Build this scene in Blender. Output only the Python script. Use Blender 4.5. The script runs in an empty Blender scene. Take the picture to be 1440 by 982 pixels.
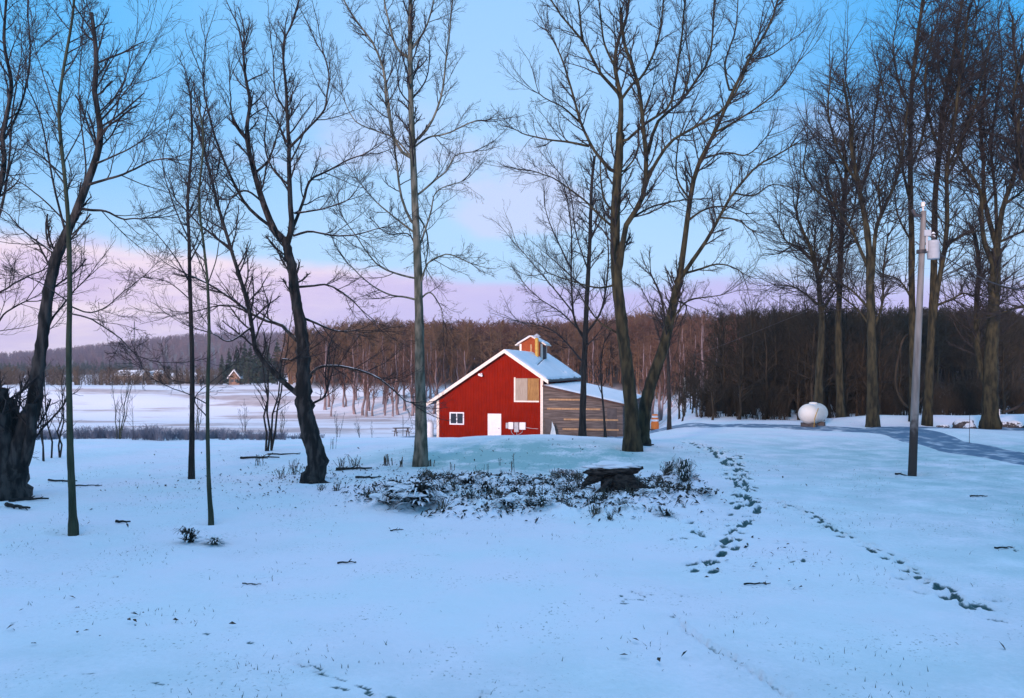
import bpy, bmesh, math, random
import numpy as np
from mathutils import Vector, Matrix, Euler
rad = math.radians
sc = bpy.context.scene
COL = sc.collection
F, HOR, EYE = 1130.0, 520.0, 3.1        # focal length and horizon of the survey, height of the eye above the lawn

# ------------------------------------------------------------------ camera
cd = bpy.data.cameras.new("camera"); cam = bpy.data.objects.new("camera", cd); COL.objects.link(cam)
cam.location = (0, 0, EYE); cam.rotation_euler = (rad(90), 0, 0)
cd.sensor_width = 36; cd.lens = 36 * F / 1440; cd.shift_y = (HOR - 491) / 1440
cd.clip_start = 0.1; cd.clip_end = 5000
sc.camera = cam
# ------------------------------------------------------------------ world (clear dawn sky with a pink cloud bank low down)
SUN_EL, SUN_AZ = rad(9), rad(205)
W = bpy.data.worlds.new("World"); sc.world = W; W.use_nodes = True
nt = W.node_tree; nt.nodes.clear()
def N(tree, typ, **kw):
    n = tree.nodes.new(typ)
    for k, v in kw.items(): setattr(n, k, v)
    return n
def math_node(tree, op, a, b=None, clamp=False):
    n = N(tree, 'ShaderNodeMath', operation=op, use_clamp=clamp)
    for i, v in enumerate((a, b)):
        if v is None: continue
        if isinstance(v, (int, float)): n.inputs[i].default_value = v
        else: tree.links.new(v, n.inputs[i])
    return n.outputs[0]
def map_range(tree, v, a, b, c=0.0, d=1.0, smooth=True):
    n = N(tree, 'ShaderNodeMapRange', interpolation_type='SMOOTHSTEP' if smooth else 'LINEAR')
    tree.links.new(v, n.inputs['Value'])
    for k, q in (('From Min', a), ('From Max', b), ('To Min', c), ('To Max', d)): n.inputs[k].default_value = q
    return n.outputs[0]
def mix_col(tree, f, a, b, blend='MIX'):
    n = N(tree, 'ShaderNodeMix', data_type='RGBA', blend_type=blend)
    if isinstance(f, (int, float)): n.inputs[0].default_value = f
    else: tree.links.new(f, n.inputs[0])
    for i, v in ((6, a), (7, b)):
        if isinstance(v, tuple): n.inputs[i].default_value = (*v[:3], 1)
        else: tree.links.new(v, n.inputs[i])
    return n.outputs[2]
def srgb(r, g, b):
    return tuple(((c / 255 + .055) / 1.055) ** 2.4 if c > 10 else c / 255 / 12.92 for c in (r, g, b))
tc = N(nt, 'ShaderNodeTexCoord'); sep = N(nt, 'ShaderNodeSeparateXYZ'); nt.links.new(tc.outputs['Generated'], sep.inputs[0])
z = sep.outputs['Z']; xx = sep.outputs['X']
sky = N(nt, 'ShaderNodeTexSky', sky_type='NISHITA'); sky.sun_disc = False
sky.sun_elevation = SUN_EL; sky.sun_rotation = SUN_AZ
skyg = mix_col(nt, 1.0, sky.outputs[0], (.13, .13, .13), 'MULTIPLY')
ramp = N(nt, 'ShaderNodeValToRGB'); nt.links.new(z, ramp.inputs[0])
stops = [(0.0, srgb(190, 200, 244)), (.13, srgb(176, 216, 254)), (.26, srgb(168, 211, 254)), (.42, srgb(154, 203, 253)), (.7, tuple(1.16 * v for v in srgb(230, 231, 255))), (1.0, tuple(1.18 * v for v in srgb(230, 231, 255)))]
e = ramp.color_ramp.elements
while len(e) < len(stops): e.new(.5)
for el, (p, c) in zip(e, stops): el.position = p; el.color = (*c, 1)
base = mix_col(nt, .94, skyg, ramp.outputs[0])
base = mix_col(nt, math_node(nt, 'MULTIPLY', map_range(nt, xx, .0, .5), map_range(nt, z, .10, .36)), base, srgb(66, 170, 240))   # deeper blue towards the right
base = mix_col(nt, math_node(nt, 'MULTIPLY', map_range(nt, xx, -.06, -.5), map_range(nt, z, .10, .34)), base, srgb(92, 182, 246))
def world_noise(scale, sx, sz, detail, rough=.55):
    mp = N(nt, 'ShaderNodeMapping'); nt.links.new(tc.outputs['Generated'], mp.inputs[0]); mp.inputs['Scale'].default_value = (sx, sx, sz)
    n = N(nt, 'ShaderNodeTexNoise'); nt.links.new(mp.outputs[0], n.inputs['Vector'])
    n.inputs['Scale'].default_value = scale; n.inputs['Detail'].default_value = detail; n.inputs['Roughness'].default_value = rough
    return n.outputs[0]
n1 = world_noise(3.2, 1, 3.5, 6); n2 = world_noise(3.4, 1, 2.2, 7, .52); n3 = world_noise(7, 1, 5, 5)
zz = math_node(nt, 'ADD', z, math_node(nt, 'MULTIPLY', math_node(nt, 'SUBTRACT', n1, .5), .075))
zz = math_node(nt, 'ADD', zz, math_node(nt, 'MULTIPLY', xx, .045))
bank = map_range(nt, zz, .098, .122, 1, 0)
wisp = math_node(nt, 'MULTIPLY', map_range(nt, n2, .545, .66), map_range(nt, z, .36, .22))
wisp = math_node(nt, 'MULTIPLY', wisp, .38)
pinkv = mix_col(nt, map_range(nt, n3, .35, .68), srgb(214, 196, 232), srgb(240, 222, 236))
pinkv = mix_col(nt, map_range(nt, math_node(nt, 'SUBTRACT', math_node(nt, 'MULTIPLY', z, 2.4), xx), .12, .62), srgb(194, 189, 238), pinkv)
c = mix_col(nt, wisp, base, srgb(224, 208, 238))
c = mix_col(nt, bank, c, pinkv)
bg = N(nt, 'ShaderNodeBackground'); nt.links.new(c, bg.inputs[0]); bg.inputs[1].default_value = 1.13
out = N(nt, 'ShaderNodeOutputWorld'); nt.links.new(bg.outputs[0], out.inputs[0])
# ------------------------------------------------------------------ sun: low and soft, behind the camera and to its left
sd = bpy.data.lights.new("sun", 'SUN'); so = bpy.data.objects.new("sun", sd); COL.objects.link(so)
sd.energy = 5.0; sd.angle = rad(5); sd.color = (1.0, .68, .62)
saz = rad(205)
sdir = Vector((math.sin(saz) * math.cos(SUN_EL), math.cos(saz) * math.cos(SUN_EL), math.sin(SUN_EL)))
so.rotation_euler = sdir.to_track_quat('Z', 'Y').to_euler(); so.location = sdir * 50
sc.view_settings.view_transform = 'Standard'; sc.view_settings.look = 'None'
sc.view_settings.exposure = 0.0; sc.view_settings.gamma = 1.0; sc.view_settings.use_curve_mapping = False
sc.render.engine = 'CYCLES'
sc.cycles.use_denoising = True; sc.cycles.max_bounces = 6; sc.cycles.diffuse_bounces = 3; sc.cycles.glossy_bounces = 2

# ------------------------------------------------------------------ helpers
rng = np.random.default_rng(7); random.seed(7)
def sstep(a, b, v):
    t = np.clip((np.asarray(v, float) - a) / (b - a), 0, 1); return t * t * (3 - 2 * t)
_perm = np.random.default_rng(3).random((256, 256))
def vnoise(x, y):
    x = np.asarray(x, float); y = np.asarray(y, float)
    xi = np.floor(x).astype(int); yi = np.floor(y).astype(int); fx = x - xi; fy = y - yi
    fx = fx * fx * (3 - 2 * fx); fy = fy * fy * (3 - 2 * fy)
    g = lambda a, b: _perm[a & 255, b & 255]
    return (g(xi, yi) * (1 - fx) + g(xi + 1, yi) * fx) * (1 - fy) + (g(xi, yi + 1) * (1 - fx) + g(xi + 1, yi + 1) * fx) * fy
def fbm(x, y, oct=4):
    s = 0; a = .5
    for i in range(oct): s = s + a * vnoise(x * 2 ** i + 17.3 * i, y * 2 ** i + 9.1 * i); a *= .5
    return s / (1 - .5 ** oct)
ISL = (0.55, 19.6, 4.9, 3.6)      # the planted island in the lawn
def island(x, y):
    d = np.sqrt(((x - ISL[0]) / ISL[2]) ** 2 + ((y - ISL[1]) / ISL[3]) ** 2) + (fbm(x * .9, y * .9, 3) - .5) * .7
    return 1 - sstep(.72, 1.06, d)
def forest_y0(x, y):
    return 108 - 34 * sstep(8, 40, x)
def hgt(x, y):
    x = np.asarray(x, float); y = np.asarray(y, float)
    a = x / np.maximum(y, 30)
    h = (fbm(x * .16, y * .16, 3) - .5) * .26 + (fbm(x * .7 + 5, y * .7, 3) - .5) * .09
    h = h + .56 * np.exp(-((x - 1.2) / 6.2) ** 2 - ((y - 31.5) / 4.6) ** 2)
    cc = 7 + (y - 40) * .22
    right = sstep(cc - 2.5, cc + 2.5, x) * (1 - sstep(60, 110, y) * .0)
    prof = np.interp(y, [0, 28, 82, 99, 104, 125, 140, 230, 330, 420, 600, 1200], [0, 0, -3.2, -3.2, -2.9, .0, .1, -2.4, -3.0, -1.2, 1, 4])
    s = sstep(28, 82, y)
    prof = np.where(y < 82, -3.2 * s, prof)
    h = h + prof * (1 - right)
    y0 = forest_y0(x, y)
    hill = sstep(-.30, -.19, a)
    h = h + hill * sstep(y0, y0 + 105, y) * (6.6 + 1.6 * sstep(.1, .5, a)) * (1 - .35 * right)
    h = h + hill * sstep(180, 320, y) * 2
    h = h + sstep(470, 930, y) * (11 + 24 * sstep(-.66, -.34, a) + 5 * (fbm(x * .004, y * .004, 3) - .5)) * (1 - sstep(-.27, -.16, a))
    m = sstep(102, 115, y) * (1 - hill) * (1 - sstep(220, 260, y))
    h = h + m * (.9 * (fbm(x * .03, y * .12 + .004 * x, 3) - .5) * 2)
    h = h + .35 * np.exp(-(((x - 21) / 4) ** 2)) * np.exp(-(((y - 38) / 2.4) ** 2)) * 1.0
    h = h + .5 * sstep(15, 22, x) * np.exp(-((y - 46.5) / 1.6) ** 2)
    h = h + 20.5 * sstep(-22, -75, y)  # unseen rise added behind the camera to shade the lawn from the sun
    return h
def hz(x, y): return float(hgt(np.array([x]), np.array([y]))[0])
_yy = np.concatenate([np.arange(5, 60, .02), np.arange(60, 500, .2)])
def hit(px, py):
    xs = (px - 720) / F * _yy; zr = EYE - (py - HOR) / F * _yy
    k = np.nonzero(hgt(xs, _yy) >= zr)[0]
    i = k[0] if len(k) else len(_yy) - 1
    return float(xs[i]), float(_yy[i]), hz(xs[i], _yy[i])
def at(px, py, Y): return Vector(((px - 720) / F * Y, Y, EYE - (py - HOR) / F * Y))
def onground(px, Y):
    x = (px - 720) / F * Y; return Vector((x, Y, hz(x, Y)))

def mat(name, col, col2=None, scale=4.0, stretch=(1, 1, 1), rough=.85, bump=0.0, bscale=None, lo=.35, hi=.65, snow=None, metallic=0, detail=5, spec=.3):
    m = bpy.data.materials.new(name); m.use_nodes = True; t = m.node_tree
    p = t.nodes['Principled BSDF']; p.inputs['Roughness'].default_value = rough; p.inputs['Metallic'].default_value = metallic
    p.inputs['Specular IOR Level'].default_value = spec
    tcn = N(t, 'ShaderNodeTexCoord'); mp = N(t, 'ShaderNodeMapping'); mp.inputs['Scale'].default_value = stretch
    t.links.new(tcn.outputs['Object'], mp.inputs[0])
    nz = N(t, 'ShaderNodeTexNoise'); nz.inputs['Scale'].default_value = scale; nz.inputs['Detail'].default_value = detail
    t.links.new(mp.outputs[0], nz.inputs['Vector'])
    cc = mix_col(t, map_range(t, nz.outputs[0], lo, hi), col, col2 if col2 else tuple(v * .75 for v in col))
    if snow is not None:
        g = N(t, 'ShaderNodeNewGeometry'); s = N(t, 'ShaderNodeSeparateXYZ'); t.links.new(g.outputs['Normal'], s.inputs[0])
        nn = N(t, 'ShaderNodeTexNoise'); nn.inputs['Scale'].default_value = 3.0; nn.inputs['Detail'].default_value = 4
        t.links.new(tcn.outputs['Object'], nn.inputs['Vector'])
        f = math_node(t, 'ADD', s.outputs['Z'], math_node(t, 'MULTIPLY', math_node(t, 'SUBTRACT', nn.outputs[0], .5), 1.2))
        cc = mix_col(t, map_range(t, f, snow, snow + .12), cc, (.82, .85, .88))
    t.links.new(cc, p.inputs['Base Color'])
    if bump:
        b = N(t, 'ShaderNodeBump'); b.inputs['Strength'].default_value = min(1, bump); b.inputs['Distance'].default_value = .02
        nb = N(t, 'ShaderNodeTexNoise'); nb.inputs['Scale'].default_value = bscale or scale * 3; nb.inputs['Detail'].default_value = 6
        t.links.new(mp.outputs[0], nb.inputs['Vector'])
        t.links.new(nb.outputs[0], b.inputs['Height']); t.links.new(b.outputs[0], p.inputs['Normal'])
    return m
def mesh_np(name, V, faces, m=None, parent=None, smooth=True):
    """faces: (n,3) or (n,4) integer array, or a list of such arrays"""
    if not isinstance(faces, list): faces = [faces]
    faces = [np.asarray(f, dtype=np.int32) for f in faces if len(f)]
    me = bpy.data.meshes.new(name)
    V = np.asarray(V, dtype=np.float32)
    me.vertices.add(len(V)); me.vertices.foreach_set('co', V.ravel())
    nl = sum(f.size for f in faces); nf = sum(len(f) for f in faces)
    me.loops.add(nl); me.polygons.add(nf)
    me.loops.foreach_set('vertex_index', np.concatenate([f.ravel() for f in faces]))
    tot = np.concatenate([np.full(len(f), f.shape[1], dtype=np.int32) for f in faces])
    st = np.concatenate([[0], np.cumsum(tot)[:-1]]).astype(np.int32)
    me.polygons.foreach_set('loop_start', st); me.polygons.foreach_set('loop_total', tot)
    me.update(calc_edges=True)
    me.polygons.foreach_set('use_smooth', np.full(nf, smooth))
    o = bpy.data.objects.new(name, me); COL.objects.link(o)
    if m: me.materials.append(m)
    if parent: o.parent = parent
    return o
def obj(name, bm, m, parent=None, smooth=False):
    bmesh.ops.recalc_face_normals(bm, faces=bm.faces)
    me = bpy.data.meshes.new(name); bm.to_mesh(me); bm.free()
    if smooth:
        for p in me.polygons: p.use_smooth = True
    me.materials.append(m)
    o = bpy.data.objects.new(name, me); COL.objects.link(o)
    if parent: o.parent = parent
    return o
def tag(o, label=None, cat=None, group=None, kind=None):
    if label: o['label'] = label
    if cat: o['category'] = cat
    if group: o['group'] = group
    if kind: o['kind'] = kind
    return o
def thing(name, label, cat, loc=(0, 0, 0), rz=0, group=None):
    o = bpy.data.objects.new(name, None); COL.objects.link(o); o.location = loc; o.rotation_euler = (0, 0, rz)
    o.empty_display_size = .3
    return tag(o, label, cat, group)
def dup(root, loc, rz=0, scale=1.0, label=None, sz=None):
    r = root.copy(); COL.objects.link(r); r.location = loc; r.rotation_euler = (0, 0, rz); r.scale = (scale, scale, sz or scale)
    if label: r['label'] = label
    for ch in list(root.children):
        c_ = ch.copy(); COL.objects.link(c_); c_.parent = r
        for g in ch.children:
            d = g.copy(); COL.objects.link(d); d.parent = c_
    return r
def box(bm, x0, x1, y0, y1, z0, z1):
    v = [bm.verts.new((x, y, zq)) for x in (x0, x1) for y in (y0, y1) for zq in (z0, z1)]
    for f in ((0, 1, 3, 2), (4, 6, 7, 5), (0, 4, 5, 1), (2, 3, 7, 6), (0, 2, 6, 4), (1, 5, 7, 3)): bm.faces.new([v[i] for i in f])
def prism(bm, poly, y0, y1):
    a = [bm.verts.new((x, y0, zq)) for x, zq in poly]; b = [bm.verts.new((x, y1, zq)) for x, zq in poly]
    n = len(poly)
    bm.faces.new(a); bm.faces.new(b[::-1])
    for i in range(n): bm.faces.new((a[i], b[i], b[(i + 1) % n], a[(i + 1) % n]))
def lathe(bm, prof, seg=20, M=Matrix.Identity(4)):
    rings = []
    for r, zq in prof:
        if r < 1e-5: rings.append([bm.verts.new(M @ Vector((0, 0, zq)))])
        else: rings.append([bm.verts.new(M @ Vector((r * math.cos(k * 2 * math.pi / seg), r * math.sin(k * 2 * math.pi / seg), zq))) for k in range(seg)])
    for a, b in zip(rings, rings[1:]):
        for k in range(seg):
            k2 = (k + 1) % seg
            if len(a) == 1 and len(b) == 1: continue
            if len(a) == 1: bm.faces.new((a[0], b[k], b[k2]))
            elif len(b) == 1: bm.faces.new((a[k], a[k2], b[0]))
            else: bm.faces.new((a[k], a[k2], b[k2], b[k]))
    for rg in (rings[0], rings[-1]):
        if len(rg) > 2:
            try: bm.faces.new(rg)
            except ValueError: pass
# --- tubes
def tubes(P, R, sides=3):
    """P (B,n,3) R (B,n) -> verts, quads"""
    P = np.asarray(P, float); R = np.asarray(R, float); B, n, _ = P.shape
    T = np.gradient(P, axis=1); T /= np.linalg.norm(T, axis=2, keepdims=True) + 1e-9
    mean = np.abs(T.mean(axis=1)); ref = np.zeros((B, 1, 3))
    v = mean[:, 2] > .75; ref[v, 0, 0] = 1; ref[~v, 0, 2] = 1
    A = np.cross(T, np.broadcast_to(ref, T.shape)); A /= np.linalg.norm(A, axis=2, keepdims=True) + 1e-9
    C = np.cross(T, A)
    ang = np.arange(sides) * 2 * math.pi / sides
    V = P[:, :, None, :] + R[:, :, None, None] * (np.cos(ang)[None, None, :, None] * A[:, :, None, :] + np.sin(ang)[None, None, :, None] * C[:, :, None, :])
    idx = np.arange(B * n * sides).reshape(B, n, sides)
    a = idx[:, :-1, :]; b = idx[:, 1:, :]
    Q = np.stack([a, np.roll(a, -1, 2), np.roll(b, -1, 2), b], axis=-1).reshape(-1, 4)
    return V.reshape(-1, 3), Q
def merge(parts):
    Vs, Qs, o = [], [], 0
    for V, Q in parts: Vs.append(V); Qs.append(Q + o); o += len(V)
    return np.concatenate(Vs), np.concatenate(Qs)
def resample(pts, n):
    pts = np.asarray(pts, float)
    if len(pts) == 2: return pts[0] + (pts[1] - pts[0]) * np.linspace(0, 1, n)[:, None]
    d = np.concatenate([[0], np.cumsum(np.linalg.norm(np.diff(pts[:, :3], axis=0), axis=1))]); d /= d[-1]
    q = np.concatenate([[2 * pts[0] - pts[1]], pts, [2 * pts[-1] - pts[-2]]])
    outp = []
    for t in np.linspace(0, 1, n):
        i = min(max(np.searchsorted(d, t, side='right') - 1, 0), len(pts) - 2)
        u = (t - d[i]) / max(d[i + 1] - d[i], 1e-9); p0, p1, p2, p3 = q[i], q[i + 1], q[i + 2], q[i + 3]
        outp.append(.5 * (2 * p1 + (p2 - p0) * u + (2 * p0 - 5 * p1 + 4 * p2 - p3) * u * u + (3 * p1 - p0 - 3 * p2 + p3) * u ** 3))
    return np.array(outp)
def spawn(P, R, k, g, ang=(30, 60), ln=(.4, .7), n=5, trop=.12, wander=.25, tmin=.2, tmax=1.0, rr=.55, rmin=.003, absolute=False, tip=.35, sq=1.0):
    """k side shoots from every branch of P; returns the shoots as (B*k,n,3),(B*k,n)"""
    B, m, _ = P.shape
    t = (tmin + (tmax - tmin) * (np.arange(k)[None, :] + g.random((B, k))) / k).reshape(-1)
    pi = np.repeat(np.arange(B), k)
    f = t * (m - 1); i = np.minimum(f.astype(int), m - 2); u = (f - i)[:, None]
    S = P[pi, i] * (1 - u) + P[pi, i + 1] * u
    T = P[pi, i + 1] - P[pi, i]; T /= np.linalg.norm(T, axis=1, keepdims=True) + 1e-9
    r0 = R[pi, i] * (1 - u[:, 0]) + R[pi, i + 1] * u[:, 0]
    Lp = np.linalg.norm(np.diff(P, axis=1), axis=2).sum(axis=1)[pi]
    q = g.normal(size=T.shape); q -= (q * T).sum(1, keepdims=True) * T; q /= np.linalg.norm(q, axis=1, keepdims=True) + 1e-9
    al = np.radians(ang[0] + (ang[1] - ang[0]) * g.random(len(t)))[:, None]
    D = T * np.cos(al) + q * np.sin(al)
    L = (ln[0] + (ln[1] - ln[0]) * g.random(len(t)))
    if not absolute: L = L * Lp
    L = L * (1 - .55 * t * sq)
    st = (L / (n - 1))[:, None]
    C = np.zeros((len(t), n, 3)); C[:, 0] = S
    for j in range(1, n):
        D = D + g.normal(size=D.shape) * wander * .5; D[:, 2] += trop
        D /= np.linalg.norm(D, axis=1, keepdims=True)
        C[:, j] = C[:, j - 1] + D * st
    rs = np.maximum(r0 * rr, rmin)
    CR = rs[:, None] * np.linspace(1, tip, n)[None, :]
    return C, np.maximum(CR, rmin * .8)

# ------------------------------------------------------------------ materials
M = {}
M['bark_dark'] = mat('bark_dark', (.010, .011, .011), (.028, .026, .023), 9, (1, 1, .25), .9, .9, 30)
M['bark_snowy'] = mat('bark_snowy', (.008, .009, .009), (.050, .046, .042), 7, (1, 1, .25), .9, 1, 26, snow=.70, lo=.42, hi=.66)
M['bark_green'] = mat('bark_green', (.045, .055, .040), (.16, .16, .125), 7, (1, 1, .3), .9, .9, 26)
M['bark_moss'] = mat('bark_moss', (.026, .034, .020), (.052, .062, .038), 7, (1, 1, .3), .9, .9, 26)
M['bark_olive'] = mat('bark_olive', (.008, .010, .006), (.046, .042, .022), 6, (1, 1, .3), .9, .9, 26)
M['bark_brown'] = mat('bark_brown', (.040, .032, .026), (.09, .07, .055), 7, (1, 1, .3), .9, .8, 26)
M['twig_dark'] = mat('twig_dark', (.016, .016, .018), (.036, .032, .030), 6)
M['twig_warm'] = mat('twig_warm', (.018, .017, .017), (.042, .032, .028), 3)
M['twig_red'] = mat('twig_red', (.05, .026, .026), (.08, .05, .04), 3)
M['hill_twig'] = mat('hill_twig', (.11, .056, .042), (.145, .088, .048), .05, lo=.42, hi=.58)
M['hill_olive'] = mat('hill_olive', (.018, .014, .005), (.032, .025, .009), .05, lo=.42, hi=.58)
M['hill_trunk'] = mat('hill_trunk', (.13, .10, .10), (.26, .20, .205), 1.5, (1, 1, .3))
M['far_twig'] = mat('far_twig', (.12, .085, .13), (.17, .11, .13), .01, lo=.4, hi=.6)
M['conifer'] = mat('conifer', (.012, .028, .018), (.03, .055, .03), 2)
M['dark_twig'] = mat('dark_twig', (.017, .015, .010), (.042, .033, .020), 1.2)
M['brush'] = mat('brush', (.13, .15, .20), (.24, .24, .28), 1.5)
M['brush_brown'] = mat('brush_brown', (.075, .052, .044), (.13, .095, .062), .2)
M['leaf'] = mat('leaf', (.020, .026, .022), (.075, .055, .04), 3)
M['weed'] = mat('weed', (.05, .05, .04), (.12, .10, .07), 5)
M['snow_cap'] = mat('snow_cap', (.84, .86, .88), (.80, .83, .86), 3, rough=.7, bump=.4, bscale=12)
M['red'] = None
M['trim'] = mat('trim', (.78, .70, .60), (.70, .62, .52), 5, rough=.6)
M['white'] = mat('white', (.80, .80, .80), (.74, .74, .74), 4, rough=.5)
M['glass'] = mat('glass', (.015, .02, .03), (.03, .035, .05), 2, rough=.12, spec=.6)
M['tan'] = mat('tan', (.42, .27, .14), (.33, .20, .10), 3, (3, 3, 1), .75)
M['beige'] = mat('beige', (.36, .31, .24), (.30, .25, .19), 4, (4, 1, .4), .8)
M['oak'] = mat('oak', (.36, .20, .06), (.22, .11, .035), 5, (6, 1, .4), .75)
M['rock'] = mat('rock', (.05, .048, .05), (.11, .10, .095), 3, rough=.95, bump=.8, snow=.52)
M['dark_metal'] = mat('dark_metal', (.03, .03, .035), (.05, .05, .055), 4, rough=.5)
M['grey_metal'] = mat('grey_metal', (.42, .44, .46), (.34, .36, .38), 4, rough=.45)
M['tank'] = mat('tank', (.78, .76, .68), (.70, .68, .60), 2.2, rough=.45, snow=.93)
M['yellow'] = mat('yellow', (.52, .33, .06), (.42, .26, .05), 4, rough=.5)
M['orange'] = mat('orange', (.80, .22, .03), (.72, .18, .03), 4, rough=.5)
M['pole'] = mat('pole', (.25, .235, .22), (.14, .13, .12), 7, (1, 1, .12), .9, .6, 25)
def pole_mat():
    m = M['pole']; t = m.node_tree; p = t.nodes['Principled BSDF']; src = p.inputs['Base Color'].links[0].from_socket
    tcn = N(t, 'ShaderNodeTexCoord'); sp_ = N(t, 'ShaderNodeSeparateXYZ'); t.links.new(tcn.outputs['Object'], sp_.inputs[0])
    n = N(t, 'ShaderNodeTexNoise'); n.inputs['Scale'].default_value = 4; t.links.new(tcn.outputs['Object'], n.inputs['Vector'])
    zq = math_node(t, 'ADD', sp_.outputs['Z'], math_node(t, 'MULTIPLY', n.outputs[0], 1.2))
    t.links.new(mix_col(t, map_range(t, zq, 1.9, 2.5, 1, 0), src, (.045, .038, .034)), p.inputs['Base Color'])
pole_mat()
M['stump'] = mat('stump', (.014, .011, .011), (.060, .045, .036), 7, (1, 1, 3), rough=.95, bump=1, bscale=20)
# snow-covered ground: snow, grass where feet went through, leaf litter under the woods, straw and painted pink sunlight on the far field
def ground_mat():
    m = bpy.data.materials.new('snow_ground'); m.use_nodes = True; t = m.node_tree; p = t.nodes['Principled BSDF']
    p.inputs['Roughness'].default_value = .75; p.inputs['Specular IOR Level'].default_value = .25
    at_ = N(t, 'ShaderNodeAttribute', attribute_name='cover'); s = N(t, 'ShaderNodeSeparateColor'); t.links.new(at_.outputs['Color'], s.inputs[0])
    tcn = N(t, 'ShaderNodeTexCoord')
    def nz(scale, st=(1, 1, 1), det=5, ro=.55):
        mp = N(t, 'ShaderNodeMapping'); mp.inputs['Scale'].default_value = st; t.links.new(tcn.outputs['Object'], mp.inputs[0])
        n = N(t, 'ShaderNodeTexNoise'); n.inputs['Scale'].default_value = scale; n.inputs['Detail'].default_value = det; n.inputs['Roughness'].default_value = ro
        t.links.new(mp.outputs[0], n.inputs['Vector']); return n.outputs[0]
    big, mid, fine, speck = nz(.35), nz(2.5), nz(14), nz(22, (1, .8, 1), 3)
    snow = mix_col(t, map_range(t, big, .35, .65), (.91, .885, .935), (.81, .89, .92))
    th = N(t, 'ShaderNodeAttribute', attribute_name='thin')  # painted shade of mound and right lawn, mixed with thin cover
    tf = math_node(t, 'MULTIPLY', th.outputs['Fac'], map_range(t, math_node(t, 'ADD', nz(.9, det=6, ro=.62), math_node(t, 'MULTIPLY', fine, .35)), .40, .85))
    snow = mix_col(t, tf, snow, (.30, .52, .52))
    # thin snow: blades of grass show through in patches
    f = math_node(t, 'MULTIPLY', map_range(t, speck, .60, .70), map_range(t, nz(.8), .46, .64))
    snow = mix_col(t, math_node(t, 'MULTIPLY', f, .7), snow, (.10, .15, .12))
    grass = mix_col(t, map_range(t, fine, .35, .65), (.025, .085, .092), (.08, .15, .15))
    gf = map_range(t, math_node(t, 'ADD', s.outputs[0], math_node(t, 'MULTIPLY', math_node(t, 'SUBTRACT', fine, .5), .45)), .20, .46)
    cc = mix_col(t, gf, snow, grass)
    lit = mix_col(t, map_range(t, mid, .35, .65), (.075, .045, .034), (.11, .07, .05))
    wf = map_range(t, math_node(t, 'ADD', s.outputs[1], math_node(t, 'MULTIPLY', math_node(t, 'SUBTRACT', mid, .5), .8)), .35, .75)
    cc = mix_col(t, wf, cc, lit)
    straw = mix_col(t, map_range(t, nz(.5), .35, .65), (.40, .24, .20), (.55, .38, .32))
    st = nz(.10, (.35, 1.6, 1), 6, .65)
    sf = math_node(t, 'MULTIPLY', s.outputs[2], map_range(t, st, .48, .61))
    cc = mix_col(t, math_node(t, 'MULTIPLY', s.outputs[2], .9), cc, (.97, .88, .88))  # pink sunlight of the far field painted into its snow colour
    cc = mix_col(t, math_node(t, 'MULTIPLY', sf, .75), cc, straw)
    t.links.new(cc, p.inputs['Base Color'])
    b = N(t, 'ShaderNodeBump'); b.inputs['Strength'].default_value = .8; b.inputs['Distance'].default_value = .06
    hh = math_node(t, 'ADD', math_node(t, 'MULTIPLY', nz(3.0), .8), math_node(t, 'MULTIPLY', fine, .25))
    t.links.new(hh, b.inputs['Height']); t.links.new(b.outputs[0], p.inputs['Normal'])
    return m
M['ground'] = ground_mat()

# ================================================================== SETTING: ground
def axis(fine0, fine1, step, lo, hi, grow):
    a = list(np.arange(fine0, fine1, step)); s = step; v = a[-1]
    while v < hi: s *= grow; v += s; a.append(v)
    s = step; v = a[0]; b = []
    while v > lo: s *= grow; v -= s; b.append(v)
    return np.array(b[::-1] + a)
gx = axis(-13, 15, .046, -1300, 1300, 1.045); gy = axis(7.2, 28, .046, -220, 1500, 1.035)
GX, GY = np.meshgrid(gx, gy); GZ = hgt(GX, GY); BARE = np.zeros_like(GZ)
def dent(x, y, dirx, diry, l, w, depth, bare):
    i0, i1 = np.searchsorted(gx, [x - 3 * l, x + 3 * l]); j0, j1 = np.searchsorted(gy, [y - 3 * l, y + 3 * l])
    X = GX[j0:j1, i0:i1] - x; Yv = GY[j0:j1, i0:i1] - y
    u = X * dirx + Yv * diry; v = -X * diry + Yv * dirx
    d2 = (u / l) ** 2 + (v / w) ** 2
    k = np.exp(-d2 ** 2)
    GZ[j0:j1, i0:i1] += -depth * k + depth * .28 * np.exp(-((np.sqrt(d2) - 1.5) / .35) ** 2)
    BARE[j0:j1, i0:i1] = np.maximum(BARE[j0:j1, i0:i1], bare * k)
def track(pts, gap=.42, side=.13, l=.17, w=.095, depth=.085, bare=.85, jit=.05, keep=1.0):
    P = [hit(*p)[:2] for p in pts]
    P = resample(np.array([(a, b, 0) for a, b in P]), 120)[:, :2]
    d = np.concatenate([[0], np.cumsum(np.linalg.norm(np.diff(P, axis=0), axis=1))])
    s = 0; k = 0
    while s < d[-1]:
        q = np.array([np.interp(s, d, P[:, 0]), np.interp(s, d, P[:, 1])]); q2 = np.array([np.interp(s + .1, d, P[:, 0]), np.interp(s + .1, d, P[:, 1])])
        t = q2 - q; n_ = np.linalg.norm(t)
        if n_ < 1e-6: break
        t /= n_
        if rng.random() < keep:
            sgn = 1 if k % 2 else -1
            x = q[0] - t[1] * side * sgn + rng.normal() * jit; y = q[1] + t[0] * side * sgn + rng.normal() * jit
            dent(x, y, t[0], t[1], l * rng.uniform(.8, 1.3), w * rng.uniform(.8, 1.3), depth * rng.uniform(.7, 1.2), bare * rng.uniform(.55, 1.15))
        s += gap * rng.uniform(.8, 1.2); k += 1
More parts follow.
